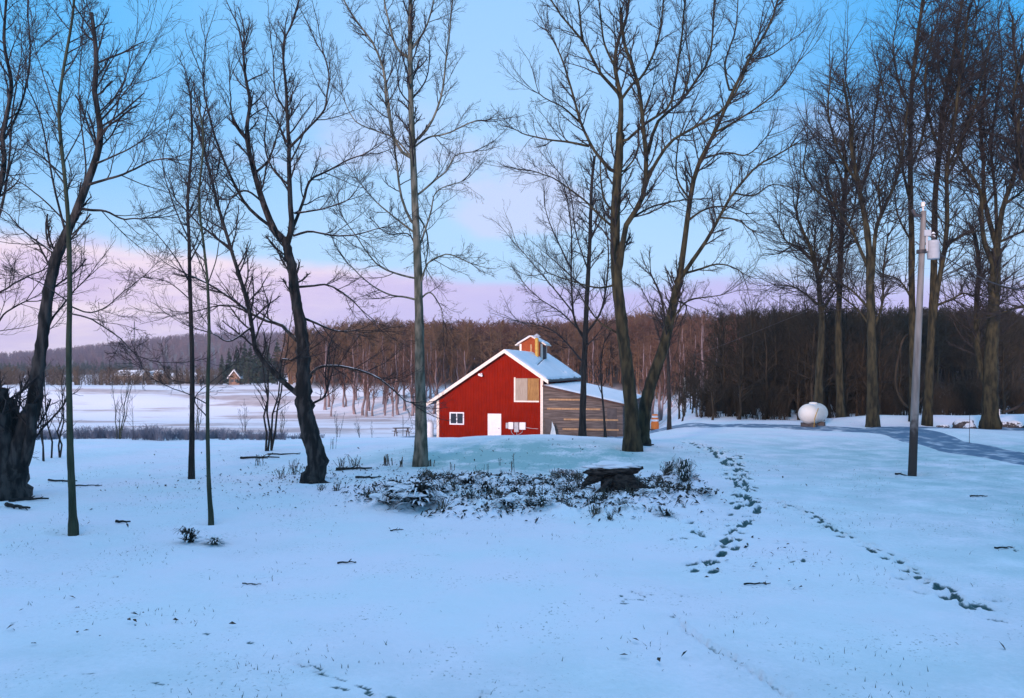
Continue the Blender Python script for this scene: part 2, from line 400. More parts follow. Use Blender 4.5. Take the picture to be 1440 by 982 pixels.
track([(975, 622), (1010, 640), (1038, 660), (1045, 690), (1052, 712), (1035, 745), (1015, 775), (980, 806)], gap=.17, side=.12, l=.15, w=.08, jit=.09, bare=.95)
track([(1030, 640), (1040, 665), (1045, 690), (1056, 716), (1075, 708)], gap=.28, side=.16, jit=.12, bare=1.0)
track([(960, 618), (1000, 632), (1040, 645)], gap=.35, side=.2, jit=.2, bare=.9)
track([(1000, 628), (1030, 655), (1045, 690)], gap=.3, side=.22, jit=.2, bare=1.0)
track([(1088, 703), (1140, 725), (1190, 755), (1245, 780), (1290, 808), (1330, 833), (1370, 862)], gap=.2, side=.08, l=.13, w=.065, jit=.04, bare=.95)
track([(1290, 815), (1340, 845), (1400, 860), (1440, 850)], gap=.4, side=.2, jit=.15, bare=.7)
track([(950, 865), (960, 878), (985, 898), (1045, 935), (1080, 960), (1120, 985)], gap=.16, side=.02, l=.15, w=.04, depth=.04, bare=.38, jit=.02)
track([(425, 935), (470, 955), (510, 968), (550, 985)], gap=.2, side=.03, l=.12, w=.035, depth=.035, bare=.6, jit=.03)
track([(262, 884), (305, 894), (350, 912), (380, 922)], gap=.35, side=.05, l=.08, w=.035, depth=.03, bare=.62, jit=.05, keep=.7)
track([(1000, 770), (970, 740), (985, 730)], gap=.4, side=.1, bare=.6, jit=.15)
track([(375, 798), (430, 795), (495, 793), (600, 785), (660, 775), (740, 768)], gap=.55, side=.06, l=.10, w=.04, depth=.03, bare=.55, jit=.1, keep=.55)
track([(140, 948), (200, 955), (290, 978)], gap=.25, side=.04, l=.10, w=.03, depth=.025, bare=.58, jit=.05, keep=.6)
for px, py, sz_ in ((103, 748, .35), (15, 700, .8), (269, 673, .3), (297, 735, .25), (438, 678, .55), (591, 653, .5), (889, 632, .6), (1282, 667, .4)):
    x, y, _ = hit(px, py); dent(x, y, 1, 0, sz_, sz_ * .9, .07, .22)
for px, py, b in ((1120, 788, .9), (1065, 800, .6), (1110, 760, .6), (980, 745, .7), (955, 760, .6), (1085, 742, .5), (940, 835, .5), (880, 842, .8), (910, 833, .7), (1415, 770, .8), (1375, 698, .8), (155, 813, .6), (350, 822, .5), (700, 970, .6)):
    x, y, _ = hit(px, py)
    for k in range(4):
        a = rng.uniform(0, 6.28); dent(x + rng.normal() * .12, y + rng.normal() * .12, math.cos(a), math.sin(a), rng.uniform(.05, .11), .035, .03, b * .7)
IS = island(GX, GY)
near = (GY > 5) & (GY < 40)
GZ = GZ + np.where(near, IS * ((fbm(GX * 4.5, GY * 4.5, 3) - .5) * .34 + .12), 0)
bed2 = np.exp(-((GX + 5.6) / 2.6) ** 2 - ((GY - 23) / 2.6) ** 2) + .6 * np.exp(-((GX + 12.4) / 1.6) ** 2 - ((GY - 19.5) / 2.2) ** 2)
GZ = GZ + np.where(near, np.clip(bed2, 0, 1) * (fbm(GX * 4, GY * 4, 3) - .5) * .12, 0)
BARE = np.maximum(BARE, np.where(near, IS * sstep(.5, .72, fbm(GX * 3.3 + 3, GY * 3.3, 3)) * .30, 0))
BARE = np.maximum(BARE, np.where(near, np.clip(bed2, 0, 1) * sstep(.52, .75, fbm(GX * 2.6 + 9, GY * 2.6, 3)) * .32, 0))
A_ = GX / np.maximum(GY, 30)
WOOD = sstep(-.275, -.235, A_) * sstep(4, 30, GY - forest_y0(GX, GY)) * 1.1
WOOD = np.maximum(WOOD, sstep(440, 520, GY) * .9)
WOOD = np.maximum(WOOD, .45 * sstep(49, 60, GY) * sstep(12, 18, GX))
STRAW_SUNTINT = sstep(50, 85, GY) * (1 - WOOD)  # mask for straw streaks and for the painted pink sunlight
ny, nx = GX.shape
idx = np.arange(nx * ny).reshape(ny, nx)
Q = np.stack([idx[:-1, :-1], idx[:-1, 1:], idx[1:, 1:], idx[1:, :-1]], axis=-1).reshape(-1, 4)
ground = mesh_np('ground', np.stack([GX, GY, GZ], -1).reshape(-1, 3), Q, M['ground'])
THIN_SHADE = 2.2 * np.exp(-((GX - .2) / 4.2) ** 2 - ((GY - 27) / 2.6) ** 2) + .75 * sstep(3, 13, GX) * (1 - sstep(30, 40, GY)) + .25 * (1 - sstep(8, 10, GY)) + .10 * sstep(.45, .7, fbm(GX * .35, GY * .35, 3))  # mound shading and right-hand darkening painted as teal, plus random thin patches
THIN_SHADE = np.where((GY > 4) & (GY < 45), THIN_SHADE, 0)
ta = ground.data.attributes.new('thin', 'FLOAT', 'POINT'); ta.data.foreach_set('value', THIN_SHADE.astype(np.float32).ravel())  # holds the painted shade besides thin cover
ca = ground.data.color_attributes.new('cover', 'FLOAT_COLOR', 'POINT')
ca.data.foreach_set('color', np.stack([BARE, WOOD, STRAW_SUNTINT, np.ones_like(BARE)], -1).astype(np.float32).ravel())
tag(ground, kind='structure')
def gz(x, y):
    """height of the finished ground sheet"""
    i = min(max(np.searchsorted(gx, x) - 1, 0), nx - 2); j = min(max(np.searchsorted(gy, y) - 1, 0), ny - 2)
    u = (x - gx[i]) / (gx[i + 1] - gx[i]); v = (y - gy[j]) / (gy[j + 1] - gy[j])
    return float((GZ[j, i] * (1 - u) + GZ[j, i + 1] * u) * (1 - v) + (GZ[j + 1, i] * (1 - u) + GZ[j + 1, i + 1] * u) * v)

# driveway: packed, wet snow and gravel
def ribbon(name, pts, width, m, lift=.03, n=220, nw=19):
    P = resample(np.array([(a, b, 0) for a, b in pts]), n)[:, :2]
    T = np.gradient(P, axis=0); T /= np.linalg.norm(T, axis=1, keepdims=True); Nn = np.stack([-T[:, 1], T[:, 0]], 1)
    V = []
    for i in range(n):
        for k in range(nw):
            wv = width * (1 + .18 * (fbm(np.array([i * .13]), np.array([(0 if k < nw / 2 else 5.)]), 2)[0] - .5))
            q = P[i] + Nn[i] * wv * (k / (nw - 1) - .5)
            edge = min(k, nw - 1 - k)
            rut = -.07 * (math.exp(-((k - 5) / 1.2) ** 2) + math.exp(-((k - 13) / 1.2) ** 2)) + .05 * (fbm(np.array([q[0] * 2.2]), np.array([q[1] * 2.2]), 3)[0] - .5)
            V.append((q[0], q[1], gz(q[0], q[1]) + (lift + .02 if edge else -.02) + rut * .6 - (.03 if edge == 1 and k % 2 else 0)))
    idx = np.arange(n * nw).reshape(n, nw)
    Qr = np.stack([idx[:-1, :-1], idx[1:, :-1], idx[1:, 1:], idx[:-1, 1:]], -1).reshape(-1, 4)
    return tag(mesh_np(name, V, Qr, m), kind='structure')
M['drive'] = mat('drive', (.11, .19, .28), (.62, .68, .74), 1.9, (1, .6, 1), .6, .8, 9, lo=.46, hi=.74, detail=8)
ribbon('driveway', [(24, 17), (18.6, 24), (17.6, 29), (18.2, 34), (18.0, 39), (14.5, 42.5), (10.5, 44), (7.5, 48), (7.2, 54)], 2.7, M['drive'])
ribbon('path', [(18.5, 40.3), (22, 41.8), (30, 42.3), (44, 42)], 2.2, M['drive'], lift=.035)
ribbon('road', [(-26, 62), (-18, 62.5), (-10, 64), (-8.2, 68), (-8, 76)], 2.2, M['drive'], lift=.04)

# ================================================================== BARN
def siding_mat():
    m = bpy.data.materials.new('red_siding'); m.use_nodes = True; t = m.node_tree; p = t.nodes['Principled BSDF']
    p.inputs['Roughness'].default_value = .8; p.inputs['Specular IOR Level'].default_value = .05
    tcn = N(t, 'ShaderNodeTexCoord'); w = N(t, 'ShaderNodeTexWave', wave_type='BANDS', bands_direction='X'); w.inputs['Scale'].default_value = 1.4
    t.links.new(tcn.outputs['Object'], w.inputs['Vector'])
    n = N(t, 'ShaderNodeTexNoise'); n.inputs['Scale'].default_value = 1.5; n.inputs['Detail'].default_value = 6; t.links.new(tcn.outputs['Object'], n.inputs['Vector'])
    cc = mix_col(t, map_range(t, n.outputs[0], .35, .65), (.225, .010, .0015), (.190, .008, .0015))
    cc = mix_col(t, math_node(t, 'MULTIPLY', map_range(t, w.outputs[0], .0, .12, 1, 0), .35), cc, (.11, .005, .002))
    t.links.new(cc, p.inputs['Base Color'])
    b = N(t, 'ShaderNodeBump'); b.inputs['Strength'].default_value = .5; b.inputs['Distance'].default_value = .03
    t.links.new(w.outputs[0], b.inputs['Height']); t.links.new(b.outputs[0], p.inputs['Normal'])
    return m
def board_mat():
    m = bpy.data.materials.new('weathered_boards'); m.use_nodes = True; t = m.node_tree; p = t.nodes['Principled BSDF']
    p.inputs['Roughness'].default_value = .9
    tcn = N(t, 'ShaderNodeTexCoord'); w = N(t, 'ShaderNodeTexWave', wave_type='BANDS', bands_direction='Z'); w.inputs['Scale'].default_value = 1.1
    t.links.new(tcn.outputs['Object'], w.inputs['Vector'])
    mp = N(t, 'ShaderNodeMapping'); mp.inputs['Scale'].default_value = (.6, 1, 6); t.links.new(tcn.outputs['Object'], mp.inputs[0])
    n = N(t, 'ShaderNodeTexNoise'); n.inputs['Scale'].default_value = 1.6; n.inputs['Detail'].default_value = 7; t.links.new(mp.outputs[0], n.inputs['Vector'])
    cc = mix_col(t, map_range(t, n.outputs[0], .35, .65), (.075, .062, .054), (.15, .125, .112))
    cc = mix_col(t, map_range(t, w.outputs[0], .0, .1, .45, 0), cc, (.02, .016, .014))
    t.links.new(cc, p.inputs['Base Color'])
    b = N(t, 'ShaderNodeBump'); b.inputs['Strength'].default_value = .5; b.inputs['Distance'].default_value = .03
    t.links.new(w.outputs[0], b.inputs['Height']); t.links.new(b.outputs[0], p.inputs['Normal'])
    return m
M['red'] = siding_mat(); M['boards'] = board_mat()
HW, AX, LH, RH, AH, DEP = 4.425, 1.385, 3.36, 5.1, 7.19, 17.0
barn = thing('barn', 'red gabled barn with snowy roof, white door, cupola and grey board lean-to', 'barn', (-1.86, 65.07, -2.62), rad(-14))
def P1(name, m, parent, *boxes, bevel=0, smooth=False):
    bm = bmesh.new()
    for b_ in boxes: box(bm, *b_)
    if bevel: bmesh.ops.bevel(bm, geom=bm.edges[:], offset=bevel, segments=2, affect='EDGES')
    return obj(name, bm, m, parent, smooth)
bm = bmesh.new(); prism(bm, [(-HW, -.6), (HW, -.6), (HW, RH), (AX, AH), (-HW, LH)], 0, DEP); obj('wall', bm, M['red'], barn)
sl, sr = (AH - LH) / (HW + AX), (AH - RH) / (HW - AX)
XL, XR = -5.25, 4.98
def roofz(x): return AH - (sr * (x - AX) if x > AX else sl * (AX - x))
bm = bmesh.new(); o_ = .004
prism(bm, [(XL, roofz(XL) + o_), (AX, AH + o_), (XR, roofz(XR) + o_), (XR, roofz(XR) + .15), (AX, AH + .16), (XL, roofz(XL) + .15)], -.42, DEP + .4)
roof = obj('roof', bm, M['dark_metal'], barn)
def slope_snow(name, x0, x1, y0, y1, fz, th, parent, seed, holes=None, nxs=30, nys=60):
    us = np.linspace(0, 1, nxs); vs = np.linspace(0, 1, nys); U, Vv = np.meshgrid(us, vs)
    rag = (fbm(Vv * 14 + seed, Vv * 0 + seed, 3) - .5)
    X = x0 + (x1 - x0) * U; X = X - np.sign(x1 - x0) * np.clip(U - .9, 0, 1) * 10 * (.12 + .25 * rag) * .8
    Yv = y0 + (y1 - y0) * Vv
    edge = np.minimum.reduce([U * 20, (1 - U) * 20, Vv * 30, (1 - Vv) * 30]); edge = np.clip(edge, 0, 1)
    Z = np.vectorize(fz)(X) + (th * (.75 + .6 * fbm(X * 1.1 + seed, Yv * 1.1, 3) - .2)) * np.sqrt(edge)
    if holes is not None: Z = Z - th * 1.6 * holes(X, Yv)
    ii = np.arange(nxs * nys).reshape(nys, nxs)
    q = np.stack([ii[:-1, :-1], ii[:-1, 1:], ii[1:, 1:], ii[1:, :-1]], -1).reshape(-1, 4)
    if x1 < x0: q = q[:, ::-1]
    return mesh_np(name, np.stack([X, Yv, Z], -1).reshape(-1, 3), q, M['snow_cap'], parent)
def hole_fn(X, Yv):
    line = np.exp(-((X - 3.3 + .13 * (Yv - 3)) / .06) ** 2) * ((Yv > 3) & (Yv < 13))
    pat = sstep(.58, .72, fbm(X * 1.5 + 4, Yv * .8, 3)) * sstep(3.4, 4.6, X) * sstep(8, 12, Yv)
    return np.clip(line * .9 + pat, 0, 1)
slope_snow('roof_snow', AX, XR - .02, -.38, DEP + .36, lambda x: roofz(x) + .155, .13, roof, 2.2, hole_fn, 60, 160)
slope_snow('roof_snow', AX, XL + .03, -.38, DEP + .36, lambda x: roofz(x) + .155, .13, roof, 5.2)
for xa, xb in ((XL, AX), (AX, XR)):
    bm = bmesh.new(); za, zb = roofz(xa), roofz(xb)
    prism(bm, [(xa, za - .13), (xb, zb - .13), (xb, zb + .17), (xa, za + .17)], -.47, -.425); obj('rake_board', bm, M['trim'], barn)
P1('corner_board', M['trim'], barn, (-HW - .04, -HW + .17, -.04, .2, -.5, LH - .15))
P1('corner_board', M['trim'], barn, (HW - .17, HW + .04, -.04, .2, -.5, RH - .12))
# base board, window, door
def lx(px): # facade x of a photo column
    k = (px - 720) / F; c14, s14 = math.cos(rad(14)), math.sin(rad(14))
    return (k * 65.07 + 1.86) / (c14 + k * s14)
wx = lx(642.5)
win = P1('window', M['white'], barn, (wx - .62, wx + .62, -.05, .0 - .002, 1.22, 1.32), (wx - .62, wx + .62, -.05, -.002, 2.14, 2.24), (wx - .62, wx - .52, -.05, -.002, 1.32, 2.14), (wx + .52, wx + .62, -.05, -.002, 1.32, 2.14), (wx - .04, wx + .04, -.048, -.002, 1.32, 2.14))
P1('pane', M['glass'], win, (wx - .52, wx - .04, -.022, -.004, 1.32, 2.14)); P1('pane', M['glass'], win, (wx + .04, wx + .52, -.022, -.004, 1.32, 2.14))
dx = lx(695.5)
door = P1('door', M['white'], barn, (dx - .46, dx + .46, -.035, -.003, -.3, 2.06))
P1('door_frame', M['white'], door, (dx - .56, dx - .462, -.06, -.003, -.3, 2.16), (dx + .462, dx + .56, -.06, -.003, -.3, 2.16), (dx - .462, dx + .462, -.06, -.003, 2.062, 2.16))
bm = bmesh.new(); lathe(bm, [(0, 0), (.03, 0), (.035, .05), (0, .06)], 10, Matrix.Translation((dx + .38, -.035, .98)) @ Matrix.Rotation(rad(90), 4, 'X')); obj('handle', bm, M['dark_metal'], door)
l0, lm_, l1 = lx(725), lx(742), lx(758.5)
ld = P1('loft_door', M['beige'], barn, (l0, lm_ - .01, -.05, -.003, 3.24, 5.02)); tag(ld, 'pale weathered left leaf of the loft door')
ld2 = P1('loft_door', M['oak'], barn, (lm_ + .01, l1, -.07, -.003, 3.24, 5.02)); tag(ld2, 'brown boarded right leaf of the loft door')
P1('loft_door_frame', M['trim'], ld, (l0 - .12, l0 - .002, -.06, -.003, 3.12, 5.1), (l0, l1 - .02, -.06, -.003, 3.12, 3.238))
# meter boxes and conduit
bx_ = lx(712)
for a, b_, z0, z1, mm in ((0, .18, 1.0, 1.45, 'grey_metal'), (.22, .62, .95, 1.5, 'white'), (.70, 1.05, .72, 1.5, 'grey_metal'), (1.12, 1.62, .92, 1.5, 'white')):
    P1('meter_box', M[mm], barn, (bx_ + a, bx_ + b_, -.2, -.003, z0, z1), bevel=.012)
pp = []
for pts in ([(.42, .95), (.45, .72), (.62, .5), (.88, .42)], [(.88, .72), (.88, .2), (.88, -.3)], [(1.35, .92), (1.33, .72), (1.1, .55), (.9, .48)], [(1.62, 1.1), (2.0, 1.04), (lx(757) - bx_, 1.0)]):
    p3 = resample([(bx_ + a, -.08, zq) for a, zq in pts], 10); pp.append(tubes(p3[None], np.full((1, 10), .02), 8))
V, q = merge(pp); mesh_np('conduit', V, q, M['grey_metal'], barn)
bm = bmesh.new(); fx = lx(677.5); fz = roofz(fx) - .55
box(bm, fx - .05, fx + .05, -.16, -.003, fz, fz + .12); lathe(bm, [(.03, 0), (.1, .12), (.11, .2), (0, .19)], 12, Matrix.Translation((fx + .06, -.2, fz + .03)) @ Matrix.Rotation(rad(125), 4, 'X'))
lathe(bm, [(.03, 0), (.1, .12), (.11, .2), (0, .19)], 12, Matrix.Translation((fx - .1, -.2, fz + .06)) @ Matrix.Rotation(rad(115), 4, 'X')); obj('floodlight', bm, M['white'], barn)
# cupola on the ridge
cy0, cw, cdp = 9.4, 1.05, 1.9
cup = bmesh.new(); prism(cup, [(AX - cw, AH - .8), (AX + cw, AH - .8), (AX + cw, AH + .95), (AX, AH + 1.55), (AX - cw, AH + .95)], cy0, cy0 + cdp)
cupola = obj('cupola', cup, mat('cupola_boards', (.30, .062, .014), (.24, .045, .010), 3, (6, 6, 1)), barn)
def cz(x): return AH + 1.55 - abs(x - AX) * .6 / 1.05
bm = bmesh.new(); prism(bm, [(AX - 1.45, cz(AX - 1.45) + .004), (AX, AH + 1.554), (AX + 1.45, cz(AX + 1.45) + .004), (AX + 1.45, cz(AX + 1.45) + .1), (AX, AH + 1.66), (AX - 1.45, cz(AX - 1.45) + .1)], cy0 - .3, cy0 + cdp + .3)
obj('cupola_roof', bm, M['trim'], cupola)
slope_snow('cupola_snow', AX, AX + 1.43, cy0 - .27, cy0 + cdp + .27, lambda x: cz(x) + .115, .1, cupola, 1.1, None, 10, 16); slope_snow('cupola_snow', AX, AX - 1.43, cy0 - .27, cy0 + cdp + .27, lambda x: cz(x) + .115, .1, cupola, 3.1, None, 10, 16)
for xa in (AX - cw - .03, AX + cw - .15): P1('corner_post', M['trim'], cupola, (xa, xa + .18, cy0 - .05, cy0 + .12, AH - .8, AH + .9))
P1('corner_post', M['trim'], cupola, (AX + cw - .1, AX + cw + .04, cy0 + cdp - .15, cy0 + cdp + .03, AH - .8, AH + .9))
P1('louver', M['dark_metal'], cupola, (AX + cw + .002, AX + cw + .03, cy0 + .25, cy0 + cdp - .25, AH - .55, AH + .62))
P1('louver', M['tan'], cupola, (AX - .08, AX + .08, cy0 - .04, cy0 - .002, AH - .2, AH + .85))
# chimney pipe
bm = bmesh.new(); lathe(bm, [(.17, 0), (.17, 2.05), (.13, 2.1)], 16, Matrix.Translation((AX + .75, 8.4, AH - .7))); chim = obj('chimney_pipe', bm, M['yellow'], barn)
bm = bmesh.new(); lathe(bm, [(.36, 0), (.33, .06), (0, .3)], 16, Matrix.Translation((AX + .75, 8.4, AH + 1.5))); lathe(bm, [(.05, 0), (.05, .14)], 8, Matrix.Translation((AX + .75, 8.4, AH + 1.38))); obj('chimney_cap', bm, M['grey_metal'], chim)
# lean-to
LW = 6.6
def lz(x): return 4.52 - (x - HW) * (4.52 - 3.05) / LW
bm = bmesh.new(); xe = HW + LW - .25
prism(bm, [(HW + .045, -.6), (xe, -.6), (xe, lz(xe) - .16), (HW + .045, lz(HW) - .16)], .12, DEP - .3)
lean = obj('lean_to', bm, M['boards'], barn); tag(lean, 'grey weathered board lean-to with tan rails')
bm = bmesh.new(); prism(bm, [(HW + .05, lz(HW + .05) - .15), (HW + LW, lz(HW + LW) - .15), (HW + LW, lz(HW + LW)), (HW + .05, lz(HW + .05))], -.3, DEP)
obj('lean_to_roof', bm, mat('dark_fascia', (.10, .055, .04), (.06, .035, .03), 5), lean)
slope_snow('lean_to_snow', HW + .06, HW + LW - .02, -.27, DEP - .05, lambda x: lz(x) + .004, .15, lean, 7.7)
for zq, xa, xb in ((3.28, .5, 3.3), (2.55, .35, 4.6), (1.72, 1.7, 6.0), (.95, 1.6, 6.05)):
    P1('rail', M['tan'], lean, (HW + xa, HW + xb, .06, .117, zq, zq + .13))
P1('doorway', M['dark_metal'], lean, (HW + .15, HW + .72, .09, .117, -.4, 1.75)); P1('doorway', M['dark_metal'], lean, (HW + 5.15, HW + 5.9, .085, .116, -.4, 2.7))
bm = bmesh.new()
t0 = [bm.verts.new(v) for v in ((0, 0, -.3), (.9, .1, -.3), (.75, .5, -.3), (.1, .5, -.3), (.22, .28, 1.65))]
for f in ((0, 1, 4), (1, 2, 4), (2, 3, 4), (3, 0, 4)): bm.faces.new([t0[i] for i in f])
bmesh.ops.subdivide_edges(bm, edges=bm.edges[:], cuts=3, use_grid_fill=True)
for v in bm.verts: v.co.x += (vnoise(v.co.z * 4, v.co.y * 4) - .5) * .12
tp = obj('tarp', bm, mat('tarp', (.55, .66, .70), (.42, .55, .60), 3)); c14, s14 = math.cos(rad(-14)), math.sin(rad(-14))
def bw(x, y, zq): return Vector((-1.86 + c14 * x - s14 * y, 65.07 + s14 * x + c14 * y, -2.62 + zq))
tp.location = bw(HW + .72, -.8, 0); tag(tp, 'pale blue tarp peaked against the lean-to beside its dark doorway', 'tarp')
# white gas cylinder at the barn's left corner
p = onground(604.5, 66.5); gc = thing('gas_cylinder', 'tall white gas cylinder standing at the left corner of the red barn', 'gas cylinder', p)
bm = bmesh.new(); lathe(bm, [(0, 0), (.3, 0), (.31, .05), (.31, 1.15), (.24, 1.3), (.1, 1.36), (0, 1.37)], 18); obj('cylinder_body', bm, M['white'], gc, True)
bm = bmesh.new(); lathe(bm, [(.05, 1.36), (.05, 1.5), (0, 1.5)], 8); box(bm, -.14, -.10, -.1, .1, 1.3, 1.58); box(bm, .10, .14, -.1, .1, 1.3, 1.58); obj('valve', bm, M['grey_metal'], gc)
# picnic table
p = onground(565, 72); pt = thing('picnic_table', 'dark wooden picnic table on the snow left of the barn', 'picnic table', p, rad(20))
P1('tabletop', M['boards'], pt, *[(-.75, .75, -.36 + k * .15, -.36 + k * .15 + .135, .72, .77) for k in range(5)])
for s in (-1, 1):
    P1('bench', M['boards'], pt, (-.75, .75, s * .72 - .13, s * .72 + .13, .42, .46))
    V, q = merge([tubes(np.array([[(s * .55, -.6, -.05), (s * .55, -.15, .72)]]), np.full((1, 2), .045), 4), tubes(np.array([[(s * .55, .6, -.05), (s * .55, .15, .72)]]), np.full((1, 2), .045), 4), tubes(np.array([[(s * .55, -.8, .4), (s * .55, .8, .4)]]), np.full((1, 2), .04), 4)])
    mesh_np('leg_frame', V, q, M['boards'], pt, False)
V, q = tubes(resample([(0, 0, -.2), (.02, 0, 1.0), (0, 0, 1.9)], 6)[None], np.full((1, 6), .03), 6)
mk = mesh_np('marker_pole', V, q, M['pole']); mk.location = onground(566.5, 74); tag(mk, 'thin grey marker pole rising behind the picnic table', 'pole')

# ================================================================== TREES
def px_strand(root_xyz, Y, w0, w1, pts, parent_pts=None, tilt=None, n=16, g=None):
    """a limb surveyed as photo columns/rows, given its own depth as it leaves its parent"""
    ws = [q[2] for q in pts] if len(pts[0]) == 3 else None
    pts = [tuple(q[:2]) for q in pts]
    P = []
    if parent_pts is not None:
        d = [(math.hypot(q[0] - pts[0][0], q[1] - pts[0][1]), q) for q in parent_pts]
        dmin, q0 = min(d, key=lambda a: a[0]); y0 = q0[2]
        if dmin > 3: pts = [(q0[0], q0[1])] + list(pts)
        else: pts = [(q0[0], q0[1])] + list(pts[1:])
    else: y0 = Y
    run = 0; path = []
    for i, (a, b) in enumerate(pts):
        if i: run += math.hypot(a - pts[i - 1][0], b - pts[i - 1][1])
        yd = y0 + run / F * Y * (tilt or 0)
        path.append((a, b, yd))
    X = np.array([at(a, b, yd) for a, b, yd in path]); X = resample(X, n)
    k = np.linspace(0, 1, n); wd = (w0 + (w1 - w0) * k ** .8)
    if ws:
        dd = np.concatenate([[0], np.cumsum([math.hypot(path[i + 1][0] - path[i][0], path[i + 1][1] - path[i][1]) for i in range(len(path) - 1)])]); wd = np.interp(k, dd / dd[-1], ws)
    Rr = wd / 2 / F * Y * .9
    pp = resample(np.array(path), n)
    return X, Rr, [tuple(r) for r in pp]
TREES = []
def photo_tree(name, label, Y, strands, bark, twig, seed=1, dens=1.0, l1=(.8, 2.2), trop=.07, limb_min=3.2, trunk_from=.45, twigr=.0036, flare=.3, knob=.25, group=None, crown_ang=(28, 58), noct=3):
    g = np.random.default_rng(seed)
    w0, w1, pts = strands[0]
    base = at(pts[0][0], pts[0][1], Y); base.z = gz(base.x, base.y)
    root = thing(name, label, 'tree', base, 0, group)
    X, R, pp = px_strand(base, Y, w0, w1, pts, None, 0, 64)
    X[0, 2] = base.z - .25
    R = R * (1 + flare * np.exp(-np.linspace(0, 28, 64) / 1.3)) 
    R = R * (1 + .08 * (g.random(64) - .5))
    allpp = list(pp); parent_of = []
    b = np.array(base)
    V, q = tubes((X - b)[None], R[None], 12)
    ang = np.tile(np.arange(12), 64); row = np.repeat(np.arange(64) * 28 / 64, 12)
    cen = np.repeat(X - b, 12, 0); lump = 1 + .16 * (vnoise(row * .8 + seed * 3, ang * 1.0) - .5) + knob * np.maximum(vnoise(row * 2.2 + seed, ang * .45) - .55, 0) + .22 * np.exp(-row / 1.6) * np.sin(ang * 2 * math.pi / 12 * 5 + seed)
    V = cen + (V - cen) * lump[:, None]
    mesh_np('trunk', V, q, bark, root)
    crown = []; Pl, Rl = [], []
    Pl.append(resample(X[int(64 * trunk_from):], 16)); Rl.append(np.interp(np.linspace(0, 1, 16), np.linspace(0, 1, 64 - int(64 * trunk_from)), R[int(64 * trunk_from):]))
    for s in strands[1:]:
        w0, w1, pts = s[:3]
        tilt = s[3] if len(s) > 3 else g.uniform(-.55, .55)
        X2, R2, pp2 = px_strand(base, Y, w0, w1, pts, allpp, tilt, 16)
        X2 = X2 + np.cumsum(g.normal(size=X2.shape) * .012, axis=0) * np.linspace(0, 1, 16)[:, None]
        allpp += pp2
        Pl.append(X2); Rl.append(R2)
        if w0 >= limb_min:
            V, q = tubes((X2 - b)[None], R2[None], 8); mesh_np('limb', V, q, bark, root)
        else: crown.append(tubes((X2 - b)[None], R2[None], 6))
    Pl = np.array(Pl) - b; Rl = np.array(Rl)
    L = np.linalg.norm(np.diff(Pl, axis=1), axis=2).sum(1)
    C1, R1 = [], []
    for i in range(len(Pl)):
        k = max(2, int(L[i] / .33 * dens))
        c_, r_ = spawn(Pl[i:i + 1], Rl[i:i + 1], k, g, crown_ang, l1, 7, trop, .22, .22, 1.0, .5, .006, True, .4, .8)
        C1.append(c_); R1.append(r_)
        if Rl[i][-1] > .045: continue
        c_, r_ = spawn(Pl[i:i + 1], Rl[i:i + 1], 3, g, (8, 35), (l1[0] * 1.2, l1[1] * 1.2), 7, trop, .2, .96, 1.0, .85, .006, True, .4, .2)
        C1.append(c_); R1.append(r_)
    C1 = np.concatenate(C1); R1 = np.concatenate(R1); R1 = np.minimum(R1, .024)
    C2, R2 = spawn(C1, R1, 7, g, (22, 58), (.35, .65), 6, trop * .9, .3, .15, 1.0, .6, twigr)
    crown += [tubes(C1, R1, 4), tubes(C2, R2, 3)]
    if noct >= 3:
        C3, R3 = spawn(C2, R2, 5, g, (20, 52), (.4, .8), 4, trop * .9, .3, .1, 1.0, .7, twigr)
        crown.append(tubes(C3, R3, 3))
    V, q = merge(crown); mesh_np('crown', V, q, twig, root)
    TREES.append(root)
    return root
def Yof(px, py): return hit(px, py)[1]
bd, bs, bg_, bmoss, bo, bb = (M[k] for k in ('bark_dark', 'bark_snowy', 'bark_green', 'bark_moss', 'bark_olive', 'bark_brown'))
td, tw, trd = M['twig_dark'], M['twig_warm'], M['twig_red']
# big broken multi-stem tree at the left edge
photo_tree('broadleaf_tree', 'thick multi-stemmed dark tree with cut stubs and one long leaning stem', Yof(28, 698), [
    (58, 15, [(15, 700, 46), (20, 665, 38), (30, 620, 32), (46, 575, 22), (53, 530, 18), (59, 480, 17), (68, 410, 16), (80, 362, 15), (91, 334, 14), (110, 293, 11)]),
    (13, 6, [(105, 300), (138, 212), (140, 171), (134, 134), (136, 81), (130, 20)], .1),
    (30, 22, [(12, 680), (6, 620), (2, 570), (1, 548)], -.2), (24, 15, [(30, 650), (27, 610), (20, 575), (18, 562)], .1), (20, 13, [(34, 650), (46, 610), (49, 585), (50, 572)], -.3),
    (5, 2, [(110, 295), (128, 296), (150, 298), (175, 311), (204, 311)]), (5, 2, [(120, 262), (150, 252), (175, 244), (220, 224), (236, 222)], -.2),
    (4, 1.5, [(135, 230), (165, 217), (191, 204), (198, 196)]), (5, 2, [(55, 500), (70, 455), (90, 430), (110, 405)], .3),
    (4, 1.5, [(95, 330), (75, 260), (61, 195), (50, 150), (30, 110)]), (3.5, 1.5, [(140, 171), (160, 150), (185, 120)]), (4, 1.5, [(80, 360), (40, 330), (0, 290)], .4),
    (3, 1.5, [(110, 293), (120, 240), (112, 180), (108, 120), (112, 50)], .5), (3, 1.5, [(138, 200), (160, 165), (170, 130), (180, 90)], -.4)], bs, td, 11, 1.1, knob=.7, trunk_from=.6)
